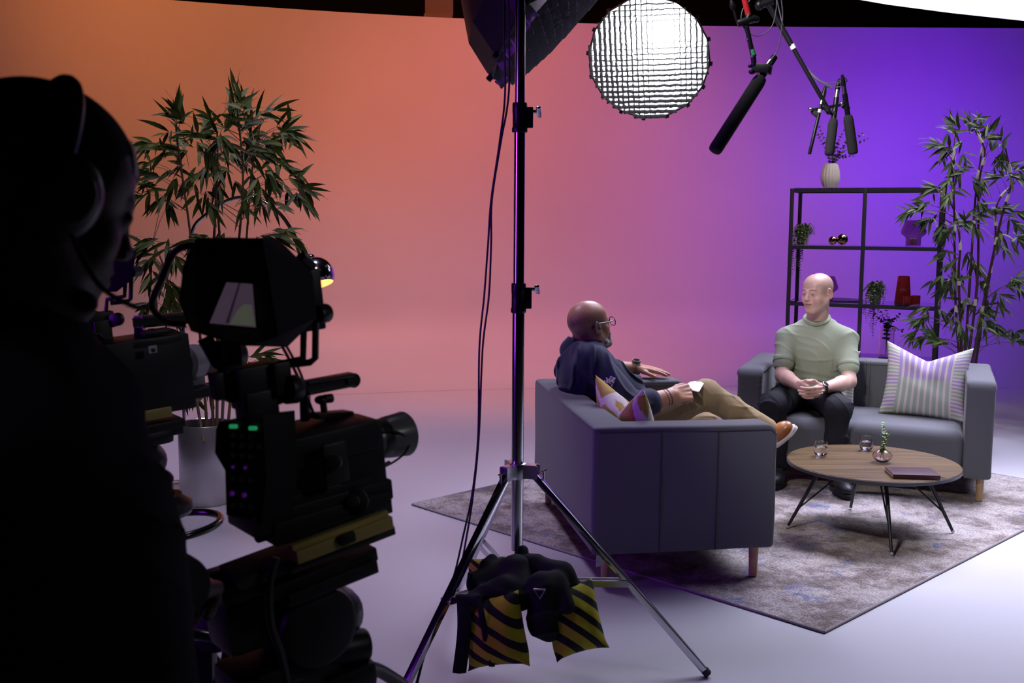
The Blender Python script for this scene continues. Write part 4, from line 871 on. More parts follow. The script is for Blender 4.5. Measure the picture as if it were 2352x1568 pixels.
# ---------------------------------------------------------------- man in the navy shirt
m_navy = mat('navy_cotton', (.014, .015, .050), .8, spec=.3, sheen=.15); add_bump(m_navy, 1000, .15, .0006)
m_khaki = mat('khaki_cotton', (.33, .245, .135), .85, spec=.2); add_bump(m_khaki, 1000, .15, .0006)
f1, f2 = e1.normalized(), e2.normalized()
pelA = la(.36, .97, .475); chA = la(.185, .975, .76); nkA = at(1330, 800, 5.24); hoA = at(1355, 748, 5.22)
FA = V((.87, .50, .17)).normalized(); MHA = frame(FA); sA_ = 1.015
sRA, sLA = at(1361, 828, 5.03), la(.21, 1.17, .87); eRA = at(1452, 936, 4.90); wRA = at(1546, 908, 4.97); eLA = la(.30, 1.31, .725); wLA = at(1462, 845, 5.58)
hv, hq, wA = head(hoA, MHA, sA_, nkA + V((-.0, 0, -.03)), neck_r=(.060, .068), cran=(.078, .098, .090), ear=.98)
X_ = at(1606, 897, 5.03) - wRA; MRA = orient(X_, (-.05, -.86, .50), (0, 0, 1)); cRA = hand_caps(wRA, MRA, 1.12, (.95, 1.0, 1.05, 1.1), .0, (.8, .45, -.30), .35)
MLA = orient(at(1552, 860, 5.56) - wLA, (0, -.1, 1), (0, -1, 0)); cLA = hand_caps(wLA + V((0, 0, .006)), MLA, 1.05, (.10, .07, .07, .08), .12, (.85, .50, -.10), .1)
aRA = arm_mesh(sRA, eRA, wRA, None, cRA, (.055, .048, .052, .035)); aLA = arm_mesh(sLA, eLA, wLA, None, cLA, (.052, .044, .046, .030))
hR, kR, kR2 = la(.31, .87, .485), at(1620, 906, 5.16), None; anA = at(1762, 982, 5.27); hL2, kL2, aL2 = la(.33, 1.05, .48), la(.80, 1.02, .47), la(.80, .98, .12)
S_ = SDF(pelA - V((.5, .5, .5)), pelA + V((.85, .6, .6)), .012); S_.ell(pelA, (.12, .16, .1), None, 0); S_.cap(pelA, chA, .10, .11, .03); S_.cap(sRA, sLA, .05, .05, .05); S_.cap(chA, nkA, .09, .05, .03)
for a, b, c in ((hR, kR, anA), (hL2, kL2, aL2)): S_.cap(a, b, .07, .05, .03); S_.cap(b, c, .045, .033, .02)
manA = mesh_obj('person', [(hv, hq), aRA, aLA, S_.mesh(1)], m_skin, None, loc=(pelA.x, pelA.y, .385))
tag(manA, 'bearded man in glasses and navy shirt seated on the foreground sofa', 'person')
tone(manA, skin_tone(hoA, MHA, sA_, (.52, .265, .16), (.085, .06, .06), lambda x, y, z: .78 * sm(.035, .062, np.abs(x) + .55 * np.maximum(0, -y - .02)) * sm(.075, .03, y) * sm(-.065, -.03, z) * sm(.085, .035, z + .12 * np.maximum(y, -.03)), (.30, .10, .08), manA.location))  # stubble tone, deepened to include shade on sides and back of head
m_grey = mat('grey_beard', (.34, .32, .31), .9, spec=.2); vary(m_grey, (.16, .145, .14), (.55, .53, .52), 90, 3, .4, .6)
eyes(manA, wA, MHA, sA_, ('dark', (.02, .015, .01)), (0, -.1), m_grey, .0026)
S_ = SDF(hoA - V((.15, .15, .16)), hoA + V((.15, .15, .1)), .0024)
def Eb(x, y, z, a, b, c, k=.01, op='add'): S_.ell(wA(x, y, z), (a * sA_, b * sA_, c * sA_), MHA, k, op)
Eb(0, .080, -.100, .036, .030, .028, 0); Eb(0, .092, -.078, .020, .015, .015)
for q in (-1, 1):
    for a, b, r0, r1 in (((q * .0665, .006, .012), (q * .061, .012, -.045), .0110, .0125), ((q * .063, .012, -.045), (q * .042, .045, -.085), .0135, .018), ((q * .042, .045, -.085), (q * .014, .074, -.100), .018, .020), ((q * .029, .086, -.052), (q * .022, .084, -.085), .007, .011), ((q * .027, .088, -.052), (q * .006, .1, -.047), .0065, .0058)): S_.cap(wA(*a), wA(*b), r0 * sA_, r1 * sA_, .008)
S_.disp(lambda X, Y, Z: .0016 * np.sin(X * 520 + np.sin(Z * 300)) * np.sin(Y * 480) * np.sin(Z * 430)); mesh_obj('beard', [S_.mesh(0)], m_grey, manA)
# glasses
m_frame = mat('dark_acetate', (.012, .012, .018), .25, spec=.6); m_lens = mat('spectacle_lens', (.97, .98, .97), .0, trans=1., ior=1.02)
mb = MB()
for q in (-1, 1):
    P = [wA(q * (.033 + .0255 * math.copysign(abs(math.cos(a)) ** .75, math.cos(a))), .1125 - .09 * abs(.033 + .0255 * math.cos(a) - .02) * .6, .003 + .0205 * math.copysign(abs(math.sin(a)) ** .75, math.sin(a))) for a in [2 * PI * i / 28 for i in range(29)]]
    mb.tube(P, .0021, 7, False)
mb.tube([wA(-.009, .114, .006), wA(0, .116, .008), wA(.009, .114, .006)], .002, 7); gl = mb.build('glasses', m_frame, manA)
for q in (-1, 1):
    mb = MB(); mb.tube(bez([wA(q * .059, .108, .012), wA(q * .071, .09, .013), wA(q * .080, .03, .016), wA(q * .0835, -.010, .020), wA(q * .082, -.030, .008), wA(q * .079, -.04, -.008)], 6), .0026, 7); mb.build('temple_arm', m_frame, gl)
    mb = MB(); mb.poly([wA(q * (.033 + .024 * math.cos(a)), .1115 - .02 * abs(math.cos(a)), .003 + .019 * math.sin(a)) for a in [2 * PI * i / 24 for i in range(24)]]); mb.build('lens', m_lens, gl)
mb = MB(); mb.tube(bez([wA(-.075, -.03, -.02), wA(-.05, -.092, -.055), wA(.0, -.1, -.07), nkA - f1 * .07 + V((0, 0, -.02))], 6), .0009, 5); mb.build('earpiece_wire', mat('clear_wire', (.5, .4, .38), .4), manA)
# shirt
S_ = SDF(la(.1, .6, 0) + V((-.24, -.12, .40)), la(.5, 1.3, 0) + V((.15, .12, 1.03)), .0048); MA_ = frame(f1)
S_.ell(pelA + V((0, 0, .04)), (.18, .145, .12), MA_, 0); S_.ell(pelA.lerp(chA, .5) - f1 * .02, (.185, .135, .16), MA_, .05); S_.ell(chA - f1 * .015, (.19, .135, .15), MA_, .05); S_.ell(chA - f1 * .055 + V((0, 0, -.03)), (.17, .10, .10), MA_, .05)
S_.cap(sRA, sLA, .068, .068, .05); S_.cap(nkA + V((0, 0, -.05)), chA, .075, .09, .05)
for sh, el, wr, t in ((sRA, eRA, wRA, .42), (sLA, eLA, wLA, .30)):
    S_.cap(sh, el, .076, .072, .04); e = V(el).lerp(V(wr), t); S_.cap(el, e, .070, .064, .02); d = (e - V(el)).normalized()
S_.cap(eLA - V((0, 0, .03)), at(1458, 884, 5.44), .070, .050, .03); S_.cap(pelA + f1 * .10 + V((0, 0, .08)), chA + f1 * .06, .10, .09, .05)
S_.disp(folds(.019, 30, (.5, .5, 1), 1.)); S_.disp(folds(.013, 40, (1, .1, -.7), 3.))
for el, wr, t in ((eRA, wRA, .42), (eLA, wLA, .30)):
    e = V(el).lerp(V(wr), t); d = (e - V(el)).normalized(); S_.cap(e + d * .122, e + d * .17, .085, .085, .004, 'sub')
shirt = mesh_obj('shirt', [S_.mesh(1)], m_navy, manA)
S_ = SDF(nkA - V((.14, .14, .10)), nkA + V((.14, .14, .09)), .003); ax_ = (V(wA(0, -.02, -.05)) - nkA).normalized(); c = nkA + V((.004, 0, .004))
S_.cap(c - ax_ * .03, c + ax_ * .036, .086, .078, 0); S_.cap(c - ax_ * .05, c + ax_ * .05, .076, .068, .0, 'sub')
g = frame(V((f1.x, f1.y, 0))); S_.box(c + f1 * .085 + V((0, 0, .02)), (.028, .03, .07), g @ Matrix.Rotation(-.0, 3, 'X'), .005, .004, 'sub'); S_.half(c + ax_ * .034, (f1 * .42 + V((0, 0, 1))))
S_.cap(c - f2 * .075 - V((0, 0, .012)), c - f2 * .062 + f1 * .075 - V((0, 0, .035)), .010, .007, .01); mesh_obj('collar', [S_.mesh(1)], m_navy, shirt)
mb = MB(); r2 = random.Random(2); mw = mat('white_embroidery', (.75, .74, .85), .8); mbl = mat('blue_embroidery', (.30, .34, .75), .8); mgr = mat('green_embroidery', (.03, .12, .05), .8)
for k in range(46):
    px, py = 1402 + r2.gauss(0, 7), 875 + r2.gauss(0, 5.5); c = at(px, py, 4.888 + (px - 1402) * .0004); mb.ell(c, (.0042 * r2.uniform(.5, 1.2), .0016, .0042 * r2.uniform(.5, 1.2)), None, 6, 4)
emb = mb.build('embroidered_flowers', mw, shirt, smooth=180)
mb = MB(); mb.ell(at(1404, 867, 4.885), (.009, .002, .007), None, 9, 5); mb.build('blue_flower', mbl, emb)
# trousers
S_ = SDF(pelA - V((.22, .36, .20)), pelA + V((1.0, .36, .38)), .0055); S_.ell(pelA + V((0, 0, -.01)), (.15, .17, .11), None, 0)
S_.cap(hR, kR, .098, .073, .03); S_.ell(kR + V((.005, 0, .0)), (.072, .068, .070), None, .02); m_ = kR.lerp(anA, .42); S_.cap(kR, m_, .069, .064, .025); S_.cap(m_, anA, .062, .050, .02)
S_.cap(hL2, kL2, .095, .072, .03); S_.cap(kL2, aL2, .066, .05, .03)
S_.disp(folds(.009, 36, (.8, .2, .5), 2.2)); S_.disp(folds(.006, 50, (-.3, .5, 1), .7))
tr_ = mesh_obj('trousers', [S_.mesh(1)], m_khaki, manA)
m_tan = mat('tan_brogue_leather', (.40, .165, .045), .32, spec=.5); vary(m_tan, (.25, .085, .022), (.46, .20, .06), 9, 2, .3, .55); m_wsole = mat('white_rubber_sole', (.62, .58, .60), .6)
toe = at(1831, 984, 5.22); hl = at(1748, 1040, 5.36); up = V((-.50, -.30, .72))
su, A_ = shoe(manA, hl, toe, up, m_tan, m_wsole, (toe - hl).length * 1.0, 'brogue_shoe', .050, .022, mat('tan_lace', (.20, .10, .05), .8))
mb = MB(); L = (toe - hl).length
for k in range(14):
    for yy in (-.034, .034): mb.ell(A_(L * (.5 + .03 * k), yy * (1 - .0035 * k * k / 3), .022 + .030 - .0006 * k), (.0016,) * 3, None, 6, 4)
mb.build('punched_holes', mat('dark_brown', (.06, .02, .01), .7), su)
hl = V((aL2.x, aL2.y, .0125)) - f1 * .07; shoe(manA, hl, hl + f1 * .27, (0, 0, 1), m_tan, m_wsole, .27, 'brogue_shoe', .048, .022)
# bracelets and watch
m_bead = mat('dark_brown_beads', (.06, .022, .012), .25, spec=.6)
for off, ra in ((.026, .036), (.042, .037)):
    d = (wRA - eRA).normalized(); x, y, _ = basis(d + V((0, 0, .1))); c = wRA - d * off; mb = MB()
    for i in range(26): a = 2 * PI * i / 26; mb.ell(c + (x * math.cos(a) + y * math.sin(a)) * ra, (.0046,) * 3, None, 10, 7)
    mb.build('bead_bracelet', m_bead, manA, smooth=180)
m_olive = mat('olive_watch_strap', (.20, .165, .09), .7); ws, c, d, x, y = strap(manA, 'watch_strap', wLA, eLA, .0345, .030, m_olive, .004, 1., .004, (-.1, -.25, 1))
mb = MB(); q = c + y * .039; mb.cyl(q - y * .006, q + y * .007, .023, 12, bev=.002); wc = mb.build('watch_case', m_olive, ws); mb = MB(); mb.cyl(q + y * .0065, q + y * .0085, .017, 24); mb.build('watch_face', mat('watch_glass', (.02, .02, .03), .05), wc)
# cue cards
m_card = mat('white_card', (.80, .76, .84), .8); cc = [at(1566, 890, 5.02), at(1603, 900, 5.00), at(1619, 873, 5.16), at(1585, 877, 5.18)]
mb = MB(); n_ = (cc[1] - cc[0]).cross(cc[3] - cc[0]).normalized(); n_ = n_ if n_.z > 0 else -n_; mb.prism(cc, n_ * .0012); mb.prism([p + n_ * .0014 + V((.006, .004, 0)) for p in cc], n_ * .0006)
tag(mb.build('cue_cards', m_card, None, 0, loc=cc[0]), 'white cue cards held by the man in the navy shirt', 'card')
# ================================================================ LIGHT STAND
m_chrome = mat('polished_chrome', (.62, .62, .66), .14, metal=1.); m_dk = mat('black_metal', (.012, .012, .015), .38, metal=.3); m_alu = mat('satin_aluminium', (.55, .55, .60), .3, metal=1.)
PX, PY = .021, 3.55
st = thing('light_stand', 'tall chrome light stand on three square legs in the middle foreground', 'stand', (PX, PY, 0))
def zat(y): return at(1188, y, PY).z
for (y0, y1, r, nm) in ((1262, 700, .0205, 'lower_tube'), (705, 290, .0183, 'middle_tube'), (300, -300, .0165, 'upper_tube')):
    mb = MB(); mb.cyl((PX, PY, zat(y0)), (PX, PY, zat(y1)), r, 32); mb.build(nm, m_chrome, st)
for (y0, y1) in ((718, 650), (304, 236)):
    z0, z1 = zat(y0), zat(y1); mb = MB(); mb.lathe([(.0245, z0), (.0258, z0 + .004), (.0258, z0 + .014), (.0235, z0 + .018), (.0235, z1 - .034), (.0245, z1 - .03), (.0245, z1 - .004), (.023, z1)], (PX, PY, 0), seg=36)
    mb.box((PX + .030, PY - .002, (z0 + z1) / 2), (.014, .010, (z1 - z0) / 2 - .014), bev=.004); c = mb.build('locking_collar', m_dk, st)
    zk = z1 - .028 if y0 < 400 else z1 - .02; mb = MB(); mb.cyl((PX + .040, PY - .002, zk), (PX + .060, PY - .002, zk), .006, 12); mb.beam((PX + .060, PY - .024, zk + .012), (PX + .064, PY + .02, zk - .014), .016, .010, bev=.003); mb.build('wing_knob', m_chrome, c)
zs = zat(1080); HB = MB(); mb = MB(); mb.cyl((PX, PY, zs - .028), (PX, PY, zs + .026), .030, 28, bev=.003)
legs = [(-.275, .648), (-2.24, .60), (1.955, .62)]
for a, rr in legs:
    d = V((math.cos(a), math.sin(a), 0)); s = V((-d.y, d.x, 0))
    for q in (-1, 1): mb.beam(V((PX, PY, zs)) + d * .02 + s * q * .0155, V((PX, PY, zs)) + d * .075 + s * q * .0155, .004, .046)
    mb.beam(V((PX, PY, zs + .022)) + d * .02, V((PX, PY, zs + .022)) + d * .066, .034, .004)
mb.build('spider_bracket', m_alu, st)
for i, (a, rr) in enumerate(legs):
    d = V((math.cos(a), math.sin(a), 0)); top = V((PX, PY, zs - .008)) + d * .058; foot = V((PX, PY, .022)) + d * rr; mb = MB(); mb.beam(top, foot, .025, .022, bev=.002); lg = mb.build('leg', m_chrome, st)
    mb = MB(); e = (foot - top).normalized(); mb.beam(foot - e * .005, foot + e * .020, .026, .023, bev=.004); mb.build('rubber_foot', m_dk, lg)
    mb = MB(); mid = top.lerp(foot, .56); pb_ = V((PX, PY, .262)) + d * .028; s = V((-d.y, d.x, 0)); mb.beam(mid + s * .016, pb_ + s * .016, .003, .022); mb.beam(mid - s * .016, pb_ - s * .016, .003, .022); mb.cyl(mid - s * .021, mid + s * .021, .006, 12); mb.build('brace', m_alu, lg)
    mb = MB(); q = top + e * .05 + V((0, 0, .02)); mb.cyl(q, q + V((0, 0, .028)), .004, 10); mb.beam(q + V((-.008, 0, .026)), q + V((.010, 0, .034)), .010, .006, bev=.002); mb.build('wing_knob', m_chrome, lg)
mb = MB(); mb.cyl((PX, PY, .235), (PX, PY, .285), .028, 24, bev=.003); mb.build('lower_collar', m_alu, st)

# ---------------------------------------------------------------- sandbags slung over the stand
m_bagb = mat('black_cordura', (.010, .010, .012), .85, spec=.2); add_bump(m_bagb, 600, .3, .001)
m_hz = mat('yellow_black_stripe', (.4, .4, 0), .75, spec=.25); tc = nd(m_hz, 'ShaderNodeTexCoord'); sp = nd(m_hz, 'ShaderNodeSeparateXYZ'); ln(m_hz, tc.outputs['UV'], sp.inputs[0])
t_ = math_(m_hz, 'ADD', math_(m_hz, 'MULTIPLY', sp.outputs[0], 2.5), math_(m_hz, 'MULTIPLY', sp.outputs[1], 3.1)); ln(m_hz, mixc(m_hz, math_(m_hz, 'GREATER_THAN', math_(m_hz, 'FRACT', t_), .43), (.008, .008, .008), (.36, .33, .015)), bsdf(m_hz).inputs['Base Color'])
def blob(name, m, par, caps, h=.006, amp=.014, f=44, k=.02):
    P = [V(c[0]) for c in caps] + [V(c[1]) for c in caps]; R_m = max(max(c[2], c[3]) for c in caps) + .03
    S_ = SDF([min(p[i] for p in P) - R_m for i in range(3)], [max(p[i] for p in P) + R_m for i in range(3)], h)
    for c in caps: S_.cap(c[0], c[1], c[2], c[3], k)
    if amp: S_.disp(folds(amp, f, (.3, .6, 1), 2.))
    return mesh_obj(name, [S_.mesh(1)], m, par)
A3 = lambda x, y, Y: at(x, y, Y)
sb = thing('sandbag', 'left yellow and black striped sandbag hanging low on the light stand', 'sandbag', A3(1110, 1545, 3.27))
pillow('pouch', None, None, m_hz, A3(1135, 1447, 3.25), A3(1215, 1450, 3.22) - A3(1060, 1465, 3.30), (A3(1100, 1360, 3.3) - A3(1112, 1530, 3.27)), .215, .235, .14, 0, sb)
pillow('rear_pouch', None, None, m_hz, A3(1118, 1330, 3.48), (1, .2, 0), (0, .2, 1), .13, .15, .06, 0, sb, 20)
blob('black_cover', m_bagb, sb, [(A3(1100, 1340, 3.36), A3(1185, 1310, 3.40), .045, .05), (A3(1185, 1310, 3.38), A3(1190, 1365, 3.30), .05, .055), (A3(1090, 1375, 3.28), A3(1160, 1350, 3.29), .030, .045), (A3(1118, 1300, 3.40), A3(1130, 1285, 3.42), .028, .02), (A3(1052, 1372, 3.25), A3(1095, 1380, 3.24), .012, .02)])
mb = MB(); P = bez([A3(1065, 1375, 3.23), A3(1066, 1450, 3.20), A3(1055, 1545, 3.22)], 8); mb.quadgrid([[p + V((-.022, 0, 0)), p + V((0, -.006, 0)), p + V((.022, 0, 0)), p + V((0, .006, 0))] for p in P], closed_v=True)
P = bez([A3(1098, 1368, 3.22), A3(1108, 1420, 3.185), A3(1122, 1500, 3.19), A3(1130, 1530, 3.21)], 8); mb.quadgrid([[p + V((-.010, 0, 0)), p + V((0, -.004, 0)), p + V((.010, 0, 0)), p + V((0, .004, 0))] for p in P], closed_v=True); mb.build('strap', m_bagb, sb, smooth=60)
sb2 = thing('sandbag', 'right yellow and black striped sandbag hanging on the light stand with a metal buckle', 'sandbag', A3(1310, 1500, 3.3))
pillow('pouch', None, None, m_hz, A3(1318, 1422, 3.30), A3(1380, 1400, 3.34) - A3(1250, 1435, 3.27), (A3(1300, 1340, 3.34) - A3(1322, 1500, 3.28)), .185, .225, .13, 0, sb2)
blob('black_cover', m_bagb, sb2, [(A3(1205, 1300, 3.42), A3(1290, 1320, 3.36), .045, .045), (A3(1290, 1320, 3.36), A3(1320, 1345, 3.36), .04, .025), (A3(1245, 1350, 3.28), A3(1248, 1430, 3.26), .055, .050), (A3(1248, 1430, 3.26), A3(1262, 1452, 3.25), .048, .03), (A3(1275, 1340, 3.30), A3(1300, 1390, 3.26), .04, .03)])
mb = MB(); P = bez([A3(1186, 1310, 3.42), A3(1190, 1270, 3.46), A3(1205, 1262, 3.44), A3(1208, 1310, 3.38)], 8); mb.tube(P, .012, 8); mb.build('carry_handle', m_bagb, sb2)
mb = MB(); tr3 = [A3(1226, 1353, 3.19), A3(1252, 1354, 3.19), A3(1240, 1375, 3.19)]; mb.tube(tr3 + [tr3[0], tr3[1]], .003, 6); mb.build('buckle', m_alu, sb2)

# ================================================================ GRIDDED OCTABOXES
m_sbk = mat('black_softbox_fabric', (.010, .009, .010), .55, spec=.5); m_grid = mat('grey_fabric_grid', (.075, .075, .085), .85, spec=.2); m_emit = mat('lit_diffuser', (.9, .9, .9), .8, emit=(.93, .95, 1.), es=4.0)
m_off = mat('unlit_diffuser', (.05, .05, .055), .9)
def octabox(name, label, c, n, R_, m_front, n_side=16, cell=.042, depth=.045, bulge=.35, back=.36, roll=.1, gm=None):
    gm = gm or m_grid
    c = V(c); n = V(n).normalized(); x = n.cross(V((0, 0, 1))).normalized(); y = x.cross(n); t = thing(name, label, 'softbox', c - n * back)
    P = lambda u, v, w=0.: c + x * u + y * v + n * w
    ang = [roll + 2 * PI * i / n_side for i in range(n_side)]
    mb = MB(); mb.poly([P(R_ * .985 * math.cos(a), R_ * .985 * math.sin(a), -.012) for a in ang]); mb.build('front_diffuser', m_front, t, 0)
    mb = MB(); rows = []
    for k, (q, w) in enumerate(((1., .006), (1.0, -.02), (.93, -back * .35), (.72, -back * .7), (.42, -back * .93), (.16, -back))): rows.append([P(R_ * q * math.cos(a), R_ * q * math.sin(a), w) for a in ang])
    b = mb.quadgrid(rows, closed_v=True); mb.f.append(tuple(b + 5 * n_side + i for i in range(n_side))); mb.m.append(0); mb.build('shell', m_sbk, t, 20)
    mb = MB(); mb.tube([P(R_ * math.cos(a), R_ * math.sin(a), .004) for a in ang + [ang[0], ang[1]]], .006, 6)
    for a in ang: q = P(R_ * 1.012 * math.cos(a), R_ * 1.012 * math.sin(a), .0); mb.box(q, (.012, .012, .010), Matrix((x * math.cos(a) + y * math.sin(a), y * math.cos(a) - x * math.sin(a), n)).transposed(), bev=.003)
    mb.build('rim', m_sbk, t)
    mb = MB(); N = int(R_ / cell) + 1; g = R_ * .985; rg = random.Random(4)
    def vert(u, v, w): 
        r2 = (u * u + v * v) / (g * g); ax_ = n + (x * u + y * v) * (bulge / g); return P(u, v, .018 * (1 - r2)) + ax_ * w
    jit = {}
    def J(i, j): 
        if (i, j) not in jit: jit[(i, j)] = (rg.uniform(-.1, .1) * cell, rg.uniform(-.1, .1) * cell)
        return jit[(i, j)]
    for i in range(-N, N + 1):
        for j in range(-N, N + 1):
            for di, dj in ((1, 0), (0, 1)):
                a0, a1 = (i * cell, j * cell), ((i + di) * cell, (j + dj) * cell)
                if a0[0] ** 2 + a0[1] ** 2 > g * g or a1[0] ** 2 + a1[1] ** 2 > g * g: continue
                j0, j1 = J(i, j), J(i + di, j + dj); bnd = (rg.uniform(-.09, .09) * cell, rg.uniform(-.09, .09) * cell)
                m0 = ((a0[0] + a1[0]) / 2 + bnd[0], (a0[1] + a1[1]) / 2 + bnd[1]); e0 = (a0[0] + j0[0], a0[1] + j0[1]); e1_ = (a1[0] + j1[0], a1[1] + j1[1])
                mb.quadgrid([[vert(*e0, 0), vert(*m0, 0), vert(*e1_, 0)], [vert(*e0, depth), vert(*m0, depth), vert(*e1_, depth)]])
    mb.build('fabric_grid', gm, t, 0, fixn=False); return t, P
co = at(1490, 134, 6.9); vdir = (V((0, 0, CAMH)) - co).normalized(); nn = (vdir + V((-.15, 0, -.26))).normalized()
obx, _p = octabox('octagonal_softbox', 'round gridded softbox switched on and glowing white above the set', co, nn, .385, m_emit, 16, .0330, .034, .5, roll=.12)
m_grid2 = mat('dark_fabric_grid', (.36, .36, .38), .8, spec=.3)
q = co - nn * .42; mb = MB(); mb.cyl(q, q + V((0, 0, 5.4 - q.z)), .018, 14); mb.cyl(q - nn * .12, q + nn * .06, .06, 24, bev=.006); mb.build('lamp_head', m_dk, obx)
octabox('octagonal_softbox', 'dark gridded softbox seen from the side at the top of the light stand', V((.262, 3.99, 2.42)), (.76, -.06, -.645), .53, m_off, 16, .040, .045, .3, .40, .1, m_grid2)
mb = MB(); mb.beam((PX, PY, 2.64), (-.035, 4.0, 2.675), .03, .03, bev=.004); mb.cyl((PX, PY, 2.60), (PX, PY, 2.69), .022, 16); mb.build('mounting_bracket', m_dk, st)
# overhead silk
m_silk = mat('glowing_silk', (.9, .9, .9), .9, emit=(.97, .98, 1.), es=1.0)
ov = thing('overhead_silk', 'large glowing white overhead diffusion silk at the top right above the set', 'light', (3.9, 7.4, 3.0))
ring = [(1.55, 6.9), (2.05, 7.27), (2.6, 7.62), (3.15, 7.9), (3.97, 8.25), (5.0, 8.45), (5.25, 7.5), (4.2, 6.95), (2.6, 6.5)]
mb = MB(); mb.prism([(a, b, 3.006) for a, b in ring], (0, 0, .006)); mb.build('silk_backing', m_sbk, ov, 0)
mb = MB(); mb.poly([(a, b, 3.00) for a, b in ring]); mb.build('silk', m_silk, ov, 0)
mb = MB(); mb.tube(bez([(a, b, 3.02) for a, b in ring + [ring[0]]], 3), .018, 8); mb.build('frame', m_dk, ov)
for a, b in ((2.05, 7.27), (5.0, 8.45), (5.25, 7.5), (2.6, 6.5)):
    mb = MB(); mb.tube([(a, b, 3.03), (a, b, 5.4)], .004, 6); mb.build('suspension_wire', m_dk, ov)

# ================================================================ CABLES BY THE STAND
m_cab = mat('black_cable', (.008, .008, .010), .5)
c1p = [(1158, -120), (1158, 60), (1160, 215), (1147, 330), (1128, 460), (1121, 560), (1112, 680), (1101, 800), (1098, 1000), (1085, 1130), (1064, 1230), (1040, 1330), (1000, 1430), (975, 1500), (948, 1600)]
for k, (dx, lab) in enumerate(((0, 'outer black power cable hanging from the dark softbox beside the stand'), (6, 'inner black power cable hanging from the dark softbox nearest the stand'))):
    mb = MB(); mb.tube(bez([at(x + dx * (1 + .8 * math.sin(i * 1.3)), y, 3.48 if i < 10 else 3.40 - .07 * (i - 10)) for i, (x, y) in enumerate(c1p)], 8), .0034, 7); tag(mb.build('power_cable', m_cab, None, loc=at(948, 1568, 3.1)), lab, 'cable')

# ================================================================ BOOM MICROPHONES
m_foam = mat('black_foam', (.045, .045, .046), .95, spec=.1); add_bump(m_foam, 500, .8, .0015)
m_redp = mat('red_tube', (.55, .02, .02), .4); m_grn = mat('green_tape', (.05, .45, .16), .6); m_wt = mat('white_tape', (.6, .6, .62), .6); m_gcab = mat('grey_cable', (.14, .14, .16), .5)
def shotgun(label, a, b, r, foam=True, group=None, plug=True):
    a, b = V(a), V(b); d = (b - a).normalized(); t = thing('shotgun_microphone', label, 'microphone', a, 0, group); L = (b - a).length
    if foam:
        mb = MB(); mb.lathe([(r * .45, 0), (r * .85, .006), (r, .022), (r * 1.0, L - .012), (r * .9, L - .003), (r * .6, L)], a, d, 28); mb.build('foam_windshield', m_foam, t, smooth=60); mb = MB(); mb.cyl(a - d * .075, a + d * .02, .0095, 18); mb.build('microphone_body', m_dk, t)
        e = a - d * .075
    else:
        mb = MB(); mb.cyl(a, b, r, 18, bev=.002); mb.build('microphone_body', m_dk, t); mb = MB(); mb.lathe([(r * 1.03, L * .10), (r * 1.03, L * .17)], a, d, 18, capb=False, capt=False); mb.build('white_band', m_wt, t); e = a
    if plug: mb = MB(); mb.cyl(e - d * .028, e, .0085, 16); mb.build('plug', m_alu, t); mb = MB(); mb.lathe([(.0088, .028), (.0088, .045), (.0045, .068)], e, -d, 14); mb.build('plug_sleeve', m_dk, t)
    return t, e - d * (.068 if plug else 0)
YM = 3.15
_, pA = shotgun('large black foam shotgun microphone angled down left, the nearest microphone', at(1750, 176, YM), at(1640, 348, YM - .08), .0200, True, None, False)
bp = thing('microphone_boom', 'black boom arm with red tube and green tape carrying the large angled microphone', 'boom', at(1745, 158, YM))
mb = MB(); c = at(1750, 158, YM); Mx = Matrix.Rotation(.15, 3, 'Y') @ Matrix.Rotation(-.5, 3, 'Z'); mb.box(c, (.026, .016, .013), Mx, bev=.002); mb.build('microphone_clamp', m_dk, bp)
mb = MB(); mb.tube([at(1732, 150, YM), at(1730, 128, YM)], .008, 12); mb.ell(at(1727, 165, YM - .02), (.010, .008, .007)); mb.ell(at(1723, 152, YM - .02), (.007, .005, .005)); mb.build('swivel', m_dk, bp)
mb = MB(); mb.cyl(at(1729, 126, YM), at(1714, 58, YM), .0072, 16); mb.build('lower_tube', m_dk, bp)
mb = MB(); mb.cyl(at(1730, 127, YM), at(1727, 114, YM), .0078, 16); mb.build('green_tape', m_grn, bp)
mb = MB(); mb.cyl(at(1719, 92, YM), at(1718, 88, YM), .0075, 12); mb.cyl(at(1731, 131, YM), at(1730, 127, YM), .0095, 16); mb.build('metal_ring', m_alu, bp)
mb = MB(); mb.cyl(at(1720, 38, YM), at(1695, -60, YM), .0082, 16); mb.build('red_tube', m_redp, bp)
mb = MB(); mb.cyl(at(1694, 54, YM), at(1736, 42, YM), .011, 16, bev=.002); mb.cyl(at(1712, 55, YM), at(1722, 34, YM), .010, 14); mb.ell(at(1737, 44, YM), (.010, .010, .010)); cl = mb.build('locking_clamp', m_dk, bp)
mb = MB(); mb.cyl(at(1693, 50, YM), at(1685, 22, YM), .003, 10); mb.lathe([(.003, 0), (.0068, .008), (.0078, .018), (.004, .029)], at(1685, 24, YM), at(1679, 0, YM) - at(1685, 24, YM), 14); mb.build('lever', m_dk, cl)
mb = MB(); mb.cyl(at(1695, -60, YM), at(1695, -60, YM) + (at(1640, -300, YM) - at(1695, -60, YM)) * 4., .011, 16); mb.build('upper_tube', m_dk, bp)
mb = MB(); q = at(1763, 148, YM); w = at(1777, 130, YM); mb.cyl(q, q.lerp(w, .55), .0068, 14); mb.build('cable_plug', m_alu, bp)
mb = MB(); mb.tube(bez([w, at(1788, 108, YM), at(1796, 60, YM), at(1797, 20, YM), at(1788, -40, YM)], 8), .0018, 6); mb.tube([q.lerp(w, .5), w], [.0062, .003], 10); tag(mb.build('microphone_cable', m_gcab, None, loc=w), 'grey cable rising from the plug of the large angled microphone', 'cable')
